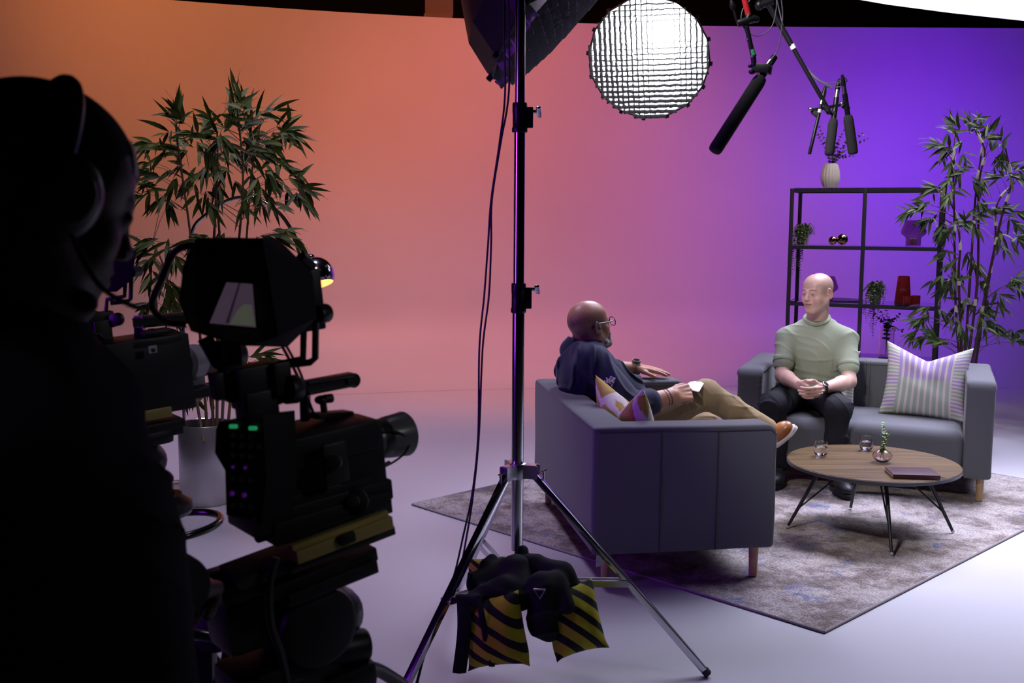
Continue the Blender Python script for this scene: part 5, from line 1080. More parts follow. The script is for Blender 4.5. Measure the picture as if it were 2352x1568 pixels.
mb = MB(); mb.tube(bez([at(1782, -30, YM), at(1783, 20, YM), at(1772, 62, YM), at(1745, 82, YM), at(1718, 75, YM), at(1703, 50, YM), at(1706, 22, YM), at(1722, 0, YM), at(1730, -30, YM)], 8), .0015, 6); tag(mb.build('microphone_cable', m_gcab, None, loc=at(1745, 82, YM)), 'thin grey cable hanging in a loop around the boom arm clamp', 'cable')
YR = 3.9
br = thing('boom_pole', 'long black boom pole slanting down to the bar that holds three small microphones', 'boom', at(1905, 260, YR))
mb = MB(); mb.cyl(at(1904, 254, YR), at(1818, 104, YR), .0078, 16); mb.cyl(at(1818, 104, YR), at(1818, 104, YR) + (at(1745, -26, YR) - at(1818, 104, YR)) * 7., .0098, 16); mb.cyl(at(1904, 258, YR - .02), at(1896, 246, YR), .010, 12); mb.build('tube', m_dk, br)
mb = MB(); mb.cyl(at(1823, 112, YR), at(1818, 102, YR), .0102, 16); mb.build('white_tape', m_wt, br)
mb = MB(); mb.cyl(at(1745, 12, YR), at(1775, 2, YR), .014, 14); mb.ell(at(1744, 12, YR), (.016, .014, .018)); mb.build('pole_clamp', m_dk, br)
mb = MB(); mb.beam(at(1862, 255, YR), at(1936, 240, YR), .006, .010); mb.beam(at(1864, 251, YR), at(1936, 238, YR), .005, .004); bar = mb.build('microphone_bar', m_dk, br)
for (x, y) in ((1862, 250), (1934, 238)): mb = MB(); mb.ell(at(x, y, YR - .01), (.0085, .0085, .0085), seg=8, rings=6); mb.build('knurled_knob', m_alu, bar)
for a, b in (((1866, 256), (1882, 268)), ((1936, 242), (1950, 252)), ((1908, 258), (1918, 262))): mb = MB(); mb.cyl(at(*a, YR), at(*b, YR), .009, 12, bev=.002); mb.build('shock_clip', m_foam, bar)
ends = []
ends.append(shotgun('thin bare black shotgun microphone, left of the three on the bar', at(1886, 240, YR), at(1859, 354, YR - .03), .0062, False, 'microphones on the bar')[1])
ends.append(shotgun('middle of the three microphones on the bar, in black foam', at(1915, 271, YR), at(1904, 357, YR - .02), .0170, True, 'microphones on the bar')[1])
ends.append(shotgun('right of the three microphones on the bar, in black foam', at(1947, 263, YR), at(1960, 354, YR + .02), .0180, True, 'microphones on the bar')[1])
for i, (e, k, lab) in enumerate(zip(ends, ((1910, 203), (1934, 199), (1944, 188)), ('left', 'middle', 'right'))):
    mb = MB(); mb.tube(bez([e, at(*k, YR), at(1900 - 2 * i, 196 - 3 * i, YR), at(1868, 176 - i * 2, YR), at(1842, 142, YR), at(1826, 112, YR + .01), at(1800, 62, YR + .012), at(1780, -20, YR + .012)], 8), .0021, 6); tag(mb.build('microphone_cable', m_gcab, None, loc=e), f'grey cable looping up from the {lab} microphone on the bar to the boom pole', 'cable')

# ================================================================ ARC LAMP
YL = 5.75; lp = at(430, 1150, YL); al = thing('arc_floor_lamp', 'chrome arc floor lamp with dome shade curving over behind the bamboo plant', 'lamp', (lp.x, lp.y, 0))
P = bez([(lp.x, lp.y, .03), (lp.x, lp.y, .75), at(429, 660, YL), at(440, 538, YL), at(472, 494, YL), at(530, 458, YL), at(590, 456, YL), at(640, 488, YL), at(672, 532, YL), at(698, 582, YL)], 8)
mb = MB(); mb.tube(P, .0105, 12); mb.build('arc_tube', m_chrome, al); mb = MB(); mb.cyl((lp.x, lp.y, 0), (lp.x, lp.y, .04), .13, 40, bev=.006); mb.build('base', mat('marble_base', (.4, .39, .38), .3), al)
dc = at(727, 631, YL); dn = V((.30, -.27, -.91)).normalized(); RD = .098
mb = MB(); pr = [(RD * math.cos(a), RD * math.sin(a)) for a in [-.62 + (PI / 2 + .62) * i / 20 for i in range(21)]]; pr[-1] = (.004, RD)
x, y, _ = basis(-dn); mb.lathe(pr, dc + dn * .0, -dn, 40, capb=False); sh = mb.build('dome_shade', m_chrome, al, smooth=180)
mb = MB(); mb.lathe([(a * .975, b * .975 + .001) for a, b in pr], dc, -dn, 40, capb=False); mb.build('shade_lining', mat('gold_lining', (.85, .55, .22), .4, emit=(1., .58, .22), es=.85), sh, smooth=180)
mb = MB(); mb.ell(dc - dn * .03, (.03, .03, .03)); mb.build('bulb', mat('warm_bulb', (1, .8, .5), .5, emit=(1., .72, .35), es=3.), sh)
mb = MB(); mb.ell(dc - dn * (RD + .008), (.020, .020, .014)); mb.cyl(at(698, 580, YL), dc - dn * (RD + .008), .006, 12); mb.build('shade_joint', m_chrome, al)
p = fl(404, 1122); tp = thing('tape_roll', 'small white roll of tape on the floor left of the metal planter', 'tape', p); mb = MB(); mb.lathe([(.022, 0), (.05, 0), (.05, .045), (.022, .045), (.022, 0)], p, seg=32, capb=False, capt=False); mb.build('roll', mat('white_tape_roll', (.6, .52, .5), .7), tp); mb = MB(); mb.box(p + V((.03, -.06, .003)), (.03, .012, .0025), bev=.001); mb.build('red_end', m_redp, tp)
# ================================================================ FILM CAMERAS
m_cam = mat('black_camera_body', (.008, .007, .011), .45, spec=.5); m_cam2 = mat('dark_grey_metal', (.045, .045, .05), .4, metal=.4); m_gold = MATS['gold_mirror_glass']
m_brass = mat('anodised_gold', (.50, .38, .13), .45, metal=.4); m_led = mat('green_led', (.02, .3, .1), .4, emit=(.04, .5, .2), es=.35); m_vled = mat('violet_lit_button', (.2, .02, .4), .4, emit=(.25, .02, .55), es=.10); m_rled = mat('red_led', (.4, .02, .02), .4, emit=(.8, .05, .1), es=.5)
m_scr = mat('monitor_screen', (.01, .01, .012), .3, emit=(.040, .026, .042), es=1.); m_scr2 = mat('monitor_picture', (.01, .01, .012), .3, emit=(.050, .052, .040), es=1.); m_scr3 = mat('monitor_dark_line', (.01, .01, .01), .3, emit=(.012, .006, .014), es=1.)  # screen tones: background, olive patch, dark line of the picture
m_lensw = mat('white_lens_barrel', (.32, .30, .34), .4); m_lensg = mat('grey_lens_barrel', (.10, .10, .11), .35); m_lensf = mat('front_glass', (.01, .01, .015), .05)
def loft(mb, rings, cap0=False, cap1=False):
    n = len(rings[0]); b = mb.quadgrid(rings, closed_v=True)
    if cap0: mb.f.append(tuple(b + i for i in range(n))); mb.m.append(0)
    if cap1: mb.f.append(tuple(b + (len(rings) - 1) * n + i for i in reversed(range(n)))); mb.m.append(0)
def ring(pts, Y): return [at(x, y, Y) for x, y in pts]
def tilt(D):
    x = V(D).normalized(); y = V((0, 0, 1)).cross(x).normalized(); return Matrix((x, y, x.cross(y))).transposed()
M1 = tilt((.79, .60, .10))
def ob(mb, px, py, Y, s, M=None, bev=.003): mb.box(at(px, py, Y), (s[0] / 2, s[1] / 2, s[2] / 2), M or M1, bev=bev)
F1 = M1.col[0]; L1 = M1.col[1]; U1 = M1.col[2]
c0 = at(690, 1250, 1.78); cm = thing('film_camera', 'foreground cinema camera with hooded viewfinder screen, black lens and gold dovetail plate', 'camera', c0)
YC = 1.78
mb = MB(); ob(mb, 700, 1075, YC, (.20, .115, .145)); ob(mb, 740, 1010, YC, (.17, .10, .05)); ob(mb, 800, 1050, YC + .04, (.09, .10, .12)); mb.build('camera_body', m_cam, cm)
mb = MB(); rp = [(504, 968), (604, 958), (612, 1100), (600, 1200), (520, 1182), (517, 1080), (494, 1040), (496, 985)]; loft(mb, [ring(rp, 1.66), [p + F1 * .055 for p in ring(rp, 1.66)]], True, True); rear = mb.build('rear_module', m_cam, cm, smooth=20)
for (x, y) in ((536, 979), (581, 983)): mb = MB(); ob(mb, x, y, 1.655, (.014, .004, .005), Matrix.Rotation(0, 3, 'Z'), .0015); mb.box(at(x, y, 1.652), (.006, .003, .003), bev=.001); mb.build('green_led', m_led, rear)
for (x, y) in ((533, 1133), (561, 1137), (535, 1072), (563, 1074)): mb = MB(); mb.ell(at(x, y, 1.652), (.0042 if y > 1100 else .003,) * 3, seg=10, rings=6); mb.build('button', m_vled, rear)
for r_, c_ in ((1000, 3), (1022, 4), (1045, 3), (1100, 3), (1160, 3)):
    for k in range(c_): mb = MB(); mb.cyl(at(535 + k * 20, r_ + k * 1.5, 1.655), at(535 + k * 20, r_ + k * 1.5, 1.640), .0045, 10); mb.build('button', m_cam2, rear)
mb = MB(); mb.box(at(770, 1062, 1.705), (.022, .006, .035), M1, bev=.005); mb.cyl(at(768, 1060, 1.70), at(766, 1062, 1.68), .013, 20, bev=.002); mb.build('side_panel', m_cam2, cm)
mb = MB()
for k in range(9): a = at(600 + k * 5 - (k > 4) * (k - 4) * 9, 1110 + k * 14, 1.70); mb.ell(a, (.006, .006, .006), seg=10, rings=6)
mb.tube(bez([at(602, 1110, 1.71), at(625, 1160, 1.70), at(618, 1220, 1.69), at(592, 1235, 1.70)], 6), .009, 8); mb.build('side_connectors', m_cam2, cm)
# top handle with holes
mb = MB(); a, b = at(700, 892, 1.78), at(806, 872, 1.86); mb.beam(a + U1 * .010, b + U1 * .010, .024, .006, bev=.002); mb.beam(a - U1 * .008, b - U1 * .008, .024, .006, bev=.002)
for k in range(8): p = a.lerp(b, k / 7); mb.beam(p - U1 * .009, p + U1 * .010, .005, .022, up=F1)
mb.cyl(b - L1 * .012, b + L1 * .012, .013, 16); hd = mb.build('top_handle', m_cam2, cm)
mb = MB(); mb.beam(at(700, 885, 1.79), at(702, 965, 1.79), .030, .014, bev=.002); mb.beam(at(720, 955, 1.80), at(800, 948, 1.86), .03, .010, bev=.002); mb.cyl(at(745, 916, 1.80), at(762, 914, 1.81), .008, 12); mb.ell(at(738, 918, 1.80), (.012, .012, .008)); mb.cyl(at(745, 946, 1.80), at(742, 925, 1.80), .006, 10); mb.build('handle_bracket', m_cam, cm)
# lens
la_, lb_ = at(812, 1020, 1.90), at(926, 996, 1.99); ld = (lb_ - la_).normalized(); LL = (lb_ - la_).length
mb = MB(); mb.lathe([(.030, -.03), (.032, 0), (.034, .01), (.034, LL * .35), (.0365, LL * .38), (.0365, LL * .6), (.039, LL * .64), (.042, LL * .96), (.043, LL), (.040, LL + .001), (.036, LL - .012)], la_, ld, 48); ln_ = mb.build('lens', mat('lens_grey', (.16, .16, .17), .3), cm, smooth=35)
mb = MB(); mb.lathe([(.0372, LL * .40), (.0376, LL * .42), (.0376, LL * .56), (.0372, LL * .58)], la_, ld, 60, capb=False, capt=False, ripple=lambda t, z: 1 + .008 * math.sin(t * 60)); mb.build('focus_ring', m_cam, ln_)
mb = MB(); mb.lathe([(.036, LL - .008), (.001, LL - .002)], la_, ld, 32, capb=False); mb.build('front_glass', m_lensf, ln_, smooth=180)
mb = MB(); mb.box(la_ + F1 * .02, (.018, .045, .045), M1, bev=.006); mb.ell(la_ - U1 * .02 + F1 * .015 - L1 * .045, (.018, .014, .022)); mb.build('lens_mount_motor', m_cam, cm)
mb = MB(); mb.tube(bez([at(858, 1035, 1.88), at(862, 1000, 1.90), at(905, 990, 1.92), at(938, 1010, 1.95), at(930, 1040, 1.94), at(890, 1068, 1.90), at(850, 1075, 1.87), at(826, 1062, 1.85)], 8), .0022, 6); mb.tube([at(880, 1070, 1.89), at(895, 1062, 1.90)], .0045, 8); mb.build('lens_cable', m_cab, cm)
# base, plates
mb = MB(); ob(mb, 715, 1150, YC, (.26, .11, .035)); ob(mb, 740, 1175, YC, (.22, .10, .04)); mb.cyl(at(815, 1148, 1.82), at(812, 1150, 1.76), .026, 24, bev=.004); ob(mb, 760, 1130, 1.76, (.15, .03, .03)); mb.build('base_plate', m_cam, cm)
mb = MB(); mb.cyl(at(812, 1150, 1.757), at(811, 1150, 1.745), .011, 18, bev=.002); mb.build('rosette', m_cam2, cm)
M1b = tilt((.78, .60, .16)); mb = MB(); mb.box(at(782, 1232, 1.715), (.090, .022, .011), M1b, bev=.002); mb.box(at(782, 1218, 1.71), (.090, .006, .006), M1b, bev=.001); dv = mb.build('dovetail_plate', m_brass, cm); mb = MB(); mb.box(at(797, 1236, 1.69), (.014, .006, .009), M1b, bev=.003); mb.build('lock_lever', m_cam, dv); mb = MB(); mb.box(at(828, 1222, 1.76), (.010, .010, .010), M1b, bev=.003); mb.build('lock_lever', m_cam, dv)
mb = MB(); mb.box(at(700, 1262, 1.76), (.135, .045, .010), M1b, bev=.002); mb.box(at(770, 1250, 1.765), (.10, .035, .008), M1b, bev=.002); mb.build('sliding_plate', m_cam2, cm)
# hooded viewfinder
O1 = [(448, 550), (600, 548), (612, 640), (632, 768), (560, 792), (440, 757), (412, 690), (420, 610)]; I1 = [(505, 645), (540, 646), (580, 650), (585, 700), (590, 752), (530, 748), (480, 742), (492, 690)]
mb = MB(); loft(mb, [ring(O1, 1.60), ring(I1, 1.72)], False, True); mb.build('hood_interior', mat('black_rubber_hood', (.003, .0025, .004), .8, spec=.2), cm, 0)
O2 = [(448, 546), (608, 546), (672, 592), (716, 630), (728, 712), (668, 796), (545, 788), (436, 760)]; O2b = [(470, 560), (625, 560), (690, 600), (722, 640), (730, 710), (680, 780), (560, 775), (455, 750)]
mb = MB(); loft(mb, [ring([(448, 548), (520, 547), (602, 546), (618, 640), (640, 772), (562, 794), (438, 760), (410, 690)], 1.60), ring([(455, 546), (530, 545), (640, 548), (718, 628), (728, 730), (660, 797), (520, 785), (425, 700)], 1.70), ring([(480, 570), (540, 560), (640, 560), (710, 640), (715, 720), (655, 780), (530, 770), (450, 700)], 1.78)], False, True); vf = mb.build('viewfinder_hood', MATS['black_rubber_hood'], cm, 30)
mb = MB(); mb.poly(ring([(520, 648), (580, 652), (588, 752), (481, 742)], 1.712)); sc = mb.build('screen', m_scr, vf, 0)
mb = MB(); mb.poly(ring([(578, 700), (586, 748), (528, 744), (545, 712), (562, 698)], 1.7105)); mb.build('screen_patch', m_scr2, sc, 0); mb = MB(); mb.poly(ring([(548, 650), (553, 650), (525, 742), (518, 742)], 1.7108)); mb.build('screen_line', m_scr3, sc, 0)
mb = MB(); mb.cyl(at(728, 722, 1.74), at(752, 718, 1.76), .016, 16, bev=.003); mb.cyl(at(690, 590, 1.73), at(715, 612, 1.75), .010, 12); ob(mb, 690, 690, 1.76, (.06, .05, .10)); mb.build('viewfinder_body', m_cam, vf)
mb = MB(); mb.tube(bez([at(470, 560, 1.70), at(405, 575, 1.72), at(372, 640, 1.74), at(350, 700, 1.76), at(380, 738, 1.78), at(425, 745, 1.80)], 8), .006, 8); mb.build('viewfinder_cable', m_cab, cm)
mb = MB(); mb.tube(bez([at(640, 780, 1.74), at(672, 840, 1.76), at(700, 900, 1.78), at(725, 960, 1.80)], 6), .0026, 6); mb.build('signal_cable', m_cab, cm)
mb = MB(); mb.tube(bez([at(650, 780, 1.74), at(685, 845, 1.76), at(706, 900, 1.78)], 6), .0022, 6); mb.build('signal_cable', m_cab, cm)
mb = MB(); br1 = [at(698, 740, 1.72), at(696, 822, 1.72), at(640, 836, 1.72), at(630, 842, 1.72), at(628, 900, 1.72)]; mb.tube(br1, .0058, 8); mb.tube([at(725, 740, 1.73), at(724, 822, 1.73), at(712, 832, 1.73), at(680, 836, 1.73), at(640, 840, 1.72)], .0058, 8); mb.build('viewfinder_yoke', m_cam, cm)
mb = MB(); ob(mb, 643, 868, 1.72, (.03, .03, .055)); mb.cyl(at(655, 895, 1.71), at(680, 893, 1.73), .024, 20, bev=.003); ob(mb, 585, 885, 1.72, (.07, .05, .07)); ob(mb, 500, 885, 1.70, (.02, .03, .045)); ob(mb, 530, 850, 1.71, (.03, .035, .10)); ob(mb, 590, 935, 1.72, (.055, .055, .06)); mb.tube([at(470, 775, 1.70), at(500, 830, 1.70), at(530, 850, 1.71)], .013, 8); mb.build('viewfinder_arm', m_cam, cm)
# fluid head
c0 = at(650, 1500, 1.80); td = thing('camera_tripod', 'black fluid head and tripod carrying the foreground cinema camera', 'tripod', V((c0.x, c0.y, 0)))
mb = MB(); mb.box(at(720, 1300, 1.78), (.10, .05, .012), M1b, bev=.003); mb.box(at(735, 1320, 1.775), (.085, .055, .012), M1b, bev=.003); ob(mb, 590, 1320, 1.76, (.16, .09, .04)); mb.build('head_plate', m_cam, td)
mb = MB(); q = at(690, 1410, 1.82); mb.cyl(q - L1 * .085, q + L1 * .085, .072, 36, bev=.012); q = at(760, 1410, 1.88); mb.ell(q, (.06, .06, .055)); ob(mb, 580, 1400, 1.80, (.14, .11, .11), None, .02); mb.build('fluid_head', m_cam, td)
mb = MB(); mb.cyl(at(700, 1505, 1.80), at(845, 1478, 1.86), .030, 24, bev=.008); ob(mb, 640, 1540, 1.80, (.20, .12, .07), None, .02); ob(mb, 790, 1550, 1.84, (.10, .08, .05), None, .015); mb.build('head_base', m_cam, td)
mb = MB(); mb.tube(bez([at(520, 1350, 1.74), at(470, 1345, 1.66), at(440, 1330, 1.60), at(404, 1352, 1.52)], 6), .013, 10); mb.cyl(at(448, 1330, 1.62), at(404, 1352, 1.50), .019, 14, bev=.004); mb.cyl(at(498, 1335, 1.72), at(492, 1310, 1.72), .018, 14, bev=.003); mb.build('pan_handle', m_cam, td)
mb = MB(); mb.tube(bez([at(635, 1280, 1.66), at(620, 1340, 1.65), at(622, 1430, 1.66), at(645, 1500, 1.68), at(660, 1568, 1.70)], 6), .007, 7); mb.build('hanging_cable', m_cab, td)
for dx, dy in ((-.34, -.05), (.42, .18), (.0, .55)):
    h = V((c0.x, c0.y, .62)); mb = MB(); f_ = V((c0.x + dx, c0.y + dy, .02)); mb.tube([h + V((dx, dy, 0)) * .15, h.lerp(f_, .5), f_], [.022, .018, .015], 10); lg = mb.build('leg', m_cam, td); mb = MB(); mb.ell(f_ + V((0, 0, .0)), (.03, .03, .019), seg=14, rings=8); mb.build('foot', m_dk, lg)
mb = MB(); mb.cyl((c0.x, c0.y, .60), (c0.x, c0.y, at(650, 1568, 1.80).z + .03), .06, 24, bev=.01); mb.build('bowl', m_cam, td)
# second camera, further back
M2 = tilt((.80, .60, .08)); Y2 = 2.55; F2, L2, U2 = M2.col
c2 = at(330, 1000, Y2); cm2 = thing('film_camera', 'second black cinema camera with a white lens behind the headphone wearing operator', 'camera', c2)
ob2 = lambda mb, px, py, Y, s, bev=.003: mb.box(at(px, py, Y), (s[0] / 2, s[1] / 2, s[2] / 2), M2, bev=bev)
mb = MB(); ob2(mb, 312, 845, Y2, (.23, .13, .15)); ob2(mb, 350, 830, Y2 + .02, (.10, .10, .12)); ob2(mb, 318, 920, Y2, (.24, .12, .06)); ob2(mb, 350, 782, Y2, (.12, .08, .02)); mb.build('camera_body', m_cam, cm2)
mb = MB(); ob2(mb, 195, 830, Y2 - .10, (.05, .09, .11)); mb.tube([at(170, 790, Y2 - .1), at(172, 768, Y2 - .1), at(225, 766, Y2 - .06), at(250, 790, Y2)], .005, 7); rr = mb.build('rear_module', m_cam, cm2)
mb = MB(); mb.box(at(190, 776, Y2 - .17), (.003, .002, .002)); mb.build('green_led', m_led, rr); mb = MB(); mb.box(at(198, 777, Y2 - .17), (.003, .002, .002)); mb.build('red_led', m_rled, rr)
for x, y in ((186, 788), (198, 788), (186, 795), (198, 795)): mb = MB(); mb.ell(at(x, y, Y2 - .165), (.002,) * 3, seg=8, rings=5); mb.build('button', m_vled, rr)
mb = MB(); mb.box(at(351, 802, Y2 - .085), (.0095, .001, .0085), M2); lb1 = mb.build('barcode_label', m_wt, cm2, 0); mb = MB()
for k in range(7): mb.box(at(345.5 + k * 1.9, 804, Y2 - .088), (.0006, .0006, .004), M2)
mb.build('barcode', m_dk, lb1, 0)
la2, lb2 = at(420, 835, Y2 + .05), at(545, 812, Y2 + .22); ld = (lb2 - la2).normalized(); LL = (lb2 - la2).length
mb = MB(); mb.lathe([(.034, 0), (.044, .008), (.044, LL * .22), (.040, LL * .26)], la2, ld, 40); mb.lathe([(.042, LL * .55), (.042, LL * .98), (.038, LL)], la2, ld, 40); l2 = mb.build('lens', m_lensw, cm2, smooth=35)
mb = MB(); mb.lathe([(.0395, LL * .24), (.0405, LL * .3), (.0405, LL * .5), (.0425, LL * .56)], la2, ld, 48, capb=False, capt=False); mb.lathe([(.0428, LL * .80), (.0432, LL * .82), (.0432, LL * .95)], la2, ld, 48, capb=False, capt=False); mb.build('lens_grip_rings', m_cam, l2)
mb = MB(); mb.box(la2 + ld * .045 - V((0, 0, .052)), (.018, .012, .016), M2, bev=.003); mb.box(la2 + ld * .08 - V((0, 0, .066)), (.05, .012, .005), M2, bev=.002); mb.build('lens_foot', m_lensw, l2)
mb = MB(); a, b = at(318, 738, Y2 - .02), at(432, 728, Y2 + .12); mb.beam(a + U2 * .010, b + U2 * .010, .028, .006); mb.beam(a - U2 * .012, b - U2 * .012, .028, .006)
for k in range(9): p = a.lerp(b, k / 8); mb.beam(p - U2 * .012, p + U2 * .010, .006, .026, up=F2)
mb.beam(at(318, 728, Y2), at(320, 790, Y2), .026, .016, bev=.002); ob2(mb, 358, 762, Y2, (.07, .05, .012)); mb.cyl(at(355, 755, Y2), at(355, 785, Y2), .016, 14); mb.build('top_handle', m_cam, cm2)
mb = MB(); mb.tube(bez([at(330, 770, Y2), at(350, 760, Y2), at(395, 756, Y2 + .02), at(425, 780, Y2 + .04), at(432, 830, Y2 + .05)], 6), .0026, 6); mb.tube(bez([at(335, 775, Y2), at(380, 757, Y2), at(415, 775, Y2 + .04), at(428, 800, Y2 + .05)], 6), .0022, 6); mb.build('lens_cable', m_cab, cm2)
mb = MB(); loft(mb, [ring([(165, 560), (235, 545), (290, 562), (312, 578), (308, 610), (300, 645), (268, 670), (180, 668)], Y2 - .1), ring([(180, 575), (240, 560), (285, 572), (300, 590), (300, 612), (290, 640), (262, 660), (190, 655)], Y2 + .04)], True, True); mb.cyl(at(300, 625, Y2 - .03), at(320, 622, Y2), .013, 14, bev=.002); mb.build('viewfinder_hood', m_cam, cm2, 20)
mb = MB(); mb.tube([at(288, 640, Y2), at(286, 680, Y2), at(246, 688, Y2), at(243, 715, Y2)], .0055, 8); mb.tube([at(302, 635, Y2), at(300, 686, Y2), at(292, 692, Y2), at(255, 696, Y2)], .0055, 8); mb.build('viewfinder_yoke', m_cam, cm2)
mb = MB(); ob2(mb, 230, 735, Y2, (.06, .03, .04)); mb.cyl(at(262, 735, Y2 - .02), at(274, 732, Y2), .016, 18, bev=.002); mb.cyl(at(166, 722, Y2 - .02), at(182, 726, Y2), .018, 18, bev=.003); ob2(mb, 200, 730, Y2, (.05, .03, .03)); ob2(mb, 236, 790, Y2, (.04, .05, .12)); ob2(mb, 205, 750, Y2, (.03, .03, .03)); mb.build('viewfinder_arm', m_cam, cm2)
mb = MB(); ob2(mb, 380, 908, Y2 + .03, (.20, .10, .025)); ob2(mb, 345, 975, Y2, (.14, .10, .02)); ob2(mb, 350, 985, Y2 + .02, (.12, .10, .03)); ob2(mb, 340, 1000, Y2, (.10, .10, .04), .015); mb.build('base_plate', m_cam, cm2)
mb = MB(); ob2(mb, 336, 947, Y2 - .01, (.10, .08, .026)); mb.build('dovetail_plate', m_brass, cm2)
b2_ = at(350, 1150, Y2); td2 = thing('camera_tripod', 'black fluid head, grey dished bowl and ring handled column of the second camera', 'pedestal', V((b2_.x, b2_.y, 0)))
mb = MB(); mb.ell(at(335, 1058, Y2), (.050, .055, .048)); mb.ell(at(372, 1100, Y2), (.028, .03, .022)); ob2(mb, 320, 1120, Y2, (.1, .1, .05), .02); mb.build('fluid_head', m_cam, td2)
bc = at(362, 1168, Y2); mb = MB(); mb.lathe([(.03, -.035), (.078, -.016), (.086, -.004), (.084, .012), (.060, .028), (.055, .028), (.05, .014)], bc, (-.05, 0, 1), 44, capt=True); mb.build('bowl', m_cam2, td2, smooth=35); mb = MB(); mb.lathe([(.058, .028), (.060, .034), (.044, .034), (.04, .02)], bc, (-.05, 0, 1), 40, capb=False); mb.build('bowl_rim', m_cam, td2, smooth=35)
mb = MB(); mb.cyl(V((bc.x, bc.y, .25)), bc - V((0, 0, .02)), .042, 28, bev=.004); mb.cyl(V((bc.x + .006, bc.y - .01, bc.z - .22)), V((bc.x + .006, bc.y - .01, bc.z - .12)), .050, 24, bev=.006); mb.build('column', m_cam, td2)
mb = MB(); c = bc + V((.025, .0, -.045)); mb.tube([c + V((.125 * math.cos(a), .125 * math.sin(a), .012 * math.cos(a * 1))) for a in [2 * PI * i / 48 for i in range(49)]], .0095, 12, False); mb.build('ring_handle', mat('black_gloss_tube', (.012, .012, .014), .18, spec=.6), td2)
for dx, dy in ((.34, .16), (-.42, .12), (.06, -.38)):
    h = V((bc.x, bc.y, .52)); f_ = V((bc.x + dx, bc.y + dy, .03)); mb = MB(); mb.beam(h + V((dx, dy, 0)) * .06, f_, .028, .03, bev=.003); lg = mb.build('leg', m_cam2, td2); mb = MB(); mb.cyl(f_ + V((0, 0, -.028)) - V((.012, 0, 0)), f_ + V((.012, 0, -.0)) , .024, 18, bev=.003); mb.build('wheel', m_dk, lg)
# low equipment between the cameras
p = at(470, 1420, 2.25); bx = thing('equipment_case', 'small black equipment box with a white and green safety label between the cameras', 'equipment', V((p.x, p.y, 0)))
Mb_ = tilt((.88, .44, .24)); mb = MB(); mb.box(at(478, 1400, 2.27), (.055, .03, .028), Mb_, bev=.003); mb.box(V((p.x, p.y, p.z / 2 - .02)), (.02, .02, p.z / 2 - .025), bev=.003); mb.build('case', m_cam, bx)
mb = MB(); mb.box(at(456, 1425, 2.225), (.014, .0008, .006), Mb_); l1 = mb.build('warning_label', m_wt, bx, 0); mb = MB(); mb.box(at(477, 1417, 2.228), (.010, .0009, .006), Mb_); mb.build('green_label', mat('green_label', (.03, .35, .12), .6), bx, 0)
mb = MB(); t0 = at(449, 1429, 2.222); mb.poly([t0 + V((-.003, -.0005, -.003)), t0 + V((.003, -.0005, -.0022)), t0 + V((0, -.0005, .003))]); mb.build('warning_triangle', mat('yellow_print', (.6, .42, .02), .6), l1, 0)
mb = MB(); mb.cyl(at(490, 1440, 2.20), at(510, 1436, 2.24), .055, 28, bev=.006); mb.build('wheel', m_cam, bx)
mb = MB(); mb.tube(bez([at(410, 1462, 2.1), at(460, 1458, 2.1), at(515, 1475, 2.1), at(520, 1510, 2.1), at(505, 1550, 2.1), at(490, 1600, 2.1)], 8), .011, 10); tag(mb.build('guard_tube', MATS['black_gloss_tube'], None, loc=at(505, 1560, 2.1)), 'curved glossy black guard tube low between the two camera tripods', 'tube')
mb = MB(); mb.tube(bez([at(740, 1568, 1.95), at(800, 1535, 2.0), at(860, 1535, 2.1), at(925, 1572, 2.2)], 6), .014, 10); mb.build('spreader_arm', m_cam, td)

# ================================================================ CAMERA OPERATOR
m_hoodie = mat('black_sweatshirt', (.006, .006, .010), .9, spec=.15); m_cap = mat('black_cap_cloth', (.008, .008, .010), .85, spec=.2)
FO = V((.72, .62, -.36)).normalized(); MO = frame(FO); ho = at(100, 462, 1.19); nO = at(20, 790, 1.19)
hv, hq, wO = head(ho, MO, .99, nO, h=.0032)
hip = at(0, 1900, 1.25); hip.z = max(hip.z, .75); shO = at(145, 960, 1.25); shO2 = at(-230, 900, 1.0); elO = at(255, 1300, 1.30); wrO = at(425, 1350, 1.50)
ME = orient(at(470, 1335, 1.60) - wrO, (.2, -.5, .8), (0, 0, 1)); cO = hand_caps(wrO, ME, 1., .9, 0, (.7, .5, -.4), .5); aO = arm_mesh(shO, elO, wrO, None, cO, h=.004)
S_ = SDF((-1.0, .7, -.02), (.1, 1.75, 1.5), .014); ch = at(-50, 1120, 1.20); S_.cap(hip, ch, .12, .13, .03); S_.cap(shO, shO2, .06, .06, .05); S_.cap(ch, nO, .1, .06, .03)
for q in (-.10, .10): S_.cap(hip + V((q, 0, 0)), hip + V((q * 1.2, .02, -.42)), .08, .055, .03); S_.cap(hip + V((q * 1.2, .02, -.42)), V((hip.x + q * 1.3, hip.y, .09)), .055, .04, .02)
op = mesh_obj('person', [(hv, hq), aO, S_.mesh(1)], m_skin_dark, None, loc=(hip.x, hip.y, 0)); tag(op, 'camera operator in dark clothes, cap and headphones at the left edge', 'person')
tone(op, skin_tone(ho, MO, 1.03, (.06, .035, .028), (.01, .008, .008), lambda x, y, z: .6 * sm(-.03, -.07, z) * sm(.0, .04, y), (.05, .02, .02), op.location))  # skin colour darkened to stand in for the unlit silhouette
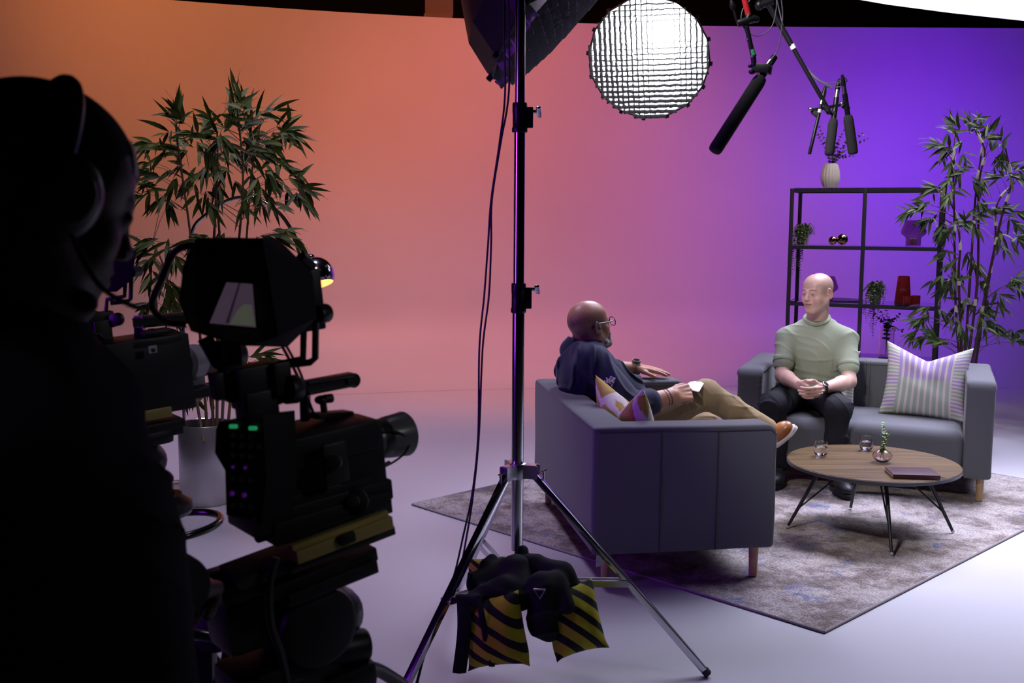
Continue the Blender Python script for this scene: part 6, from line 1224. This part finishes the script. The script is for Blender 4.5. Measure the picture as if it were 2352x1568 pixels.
S_ = SDF((-1.05, .7, .40), (.15, 1.8, 1.5), .010); S_.cap(hip, ch, .155, .165, .03); S_.cap(shO, shO2, .085, .085, .06); S_.cap(ch, nO + V((0, 0, -.02)), .14, .085, .05); S_.cap(nO, nO + V((0, 0, .02)) - FO * .02, .085, .08, .02); S_.cap(shO, elO, .082, .068, .03); S_.cap(elO, elO.lerp(wrO, .9), .066, .046, .02); S_.cap(ch + V((.08, .05, -.08)), hip + V((.12, .05, 0)), .13, .13, .05)
S_.disp(folds(.010, 26, (.5, .5, 1), 1.)); mesh_obj('sweatshirt', [S_.mesh(1)], m_hoodie, op)
S_ = SDF((hip.x - .32, hip.y - .25, .02), (hip.x + .32, hip.y + .25, hip.z + .15), .014)
for q in (-.10, .10): S_.cap(hip + V((q, 0, 0)), hip + V((q * 1.2, .02, -.42)), .095, .07, .03); S_.cap(hip + V((q * 1.2, .02, -.42)), V((hip.x + q * 1.3, hip.y, .10)), .07, .055, .02)
mesh_obj('trousers', [S_.mesh(1)], m_hoodie, op)
for q in (-.13, .13): shoe(op, (hip.x + q, hip.y - .05, .002), (hip.x + q + .12, hip.y + .18, .002), (0, 0, 1), m_blk_shoe, m_blk_sole, .27, 'shoe')
S_ = SDF(ho - V((.17, .17, .06)), ho + V((.17, .17, .20)), .005); S_.ell(wO(0, -.016, .040), (.083, .104, .090), MO, 0); S_.half(wO(0, 0, .030), MO @ V((0, -.25, -1))); cp = mesh_obj('cap', [S_.mesh(1)], m_cap, op)
mb = MB()
rows = [[V(wO(0, -.016, .040)) + MO @ V((.0855 * math.cos(el) * math.sin(az), .1065 * math.cos(el) * math.cos(az), .0925 * math.sin(el))) for el in (.20, .35, .5, .65)] for az in (-.15, .05, .25, .45, .65)]
mb.quadgrid(rows); mb.build('cap_patch', mat('pale_grey_patch', (.38, .38, .40), .8), cp, smooth=180)
m_hp = mat('headphone_plastic', (.012, .010, .022), .4, spec=.5)
mb = MB(); mb.tube([wO(.099 * math.sin(a), -.022, .030 + .103 * math.cos(a)) for a in [-1.65 + 3.3 * i / 24 for i in range(25)]], .0095, 10); hb = mb.build('headphone_band', m_hp, op)
for q in (-1, 1):
    mb = MB(); mb.ell(wO(q * .098, -.012, .0), (.022, .042, .048), MO, 24, 14); e = mb.build('headphone_cup', m_hp, hb, smooth=180); mb = MB(); mb.ell(wO(q * .121, -.012, .0), (.004, .028, .032), MO, 20, 8); mb.build('cup_plate', m_cam2, e, smooth=180)
mb = MB(); mb.tube(bez([wO(.108, 0, -.03), wO(.105, .05, -.075), wO(.085, .10, -.085), wO(.06, .125, -.08)], 8), .003, 7); mb.ell(at(192, 692, 1.17), (.016, .014, .012), Matrix.Rotation(.5, 3, 'Y')); mb.build('headset_microphone', m_foam, hb)
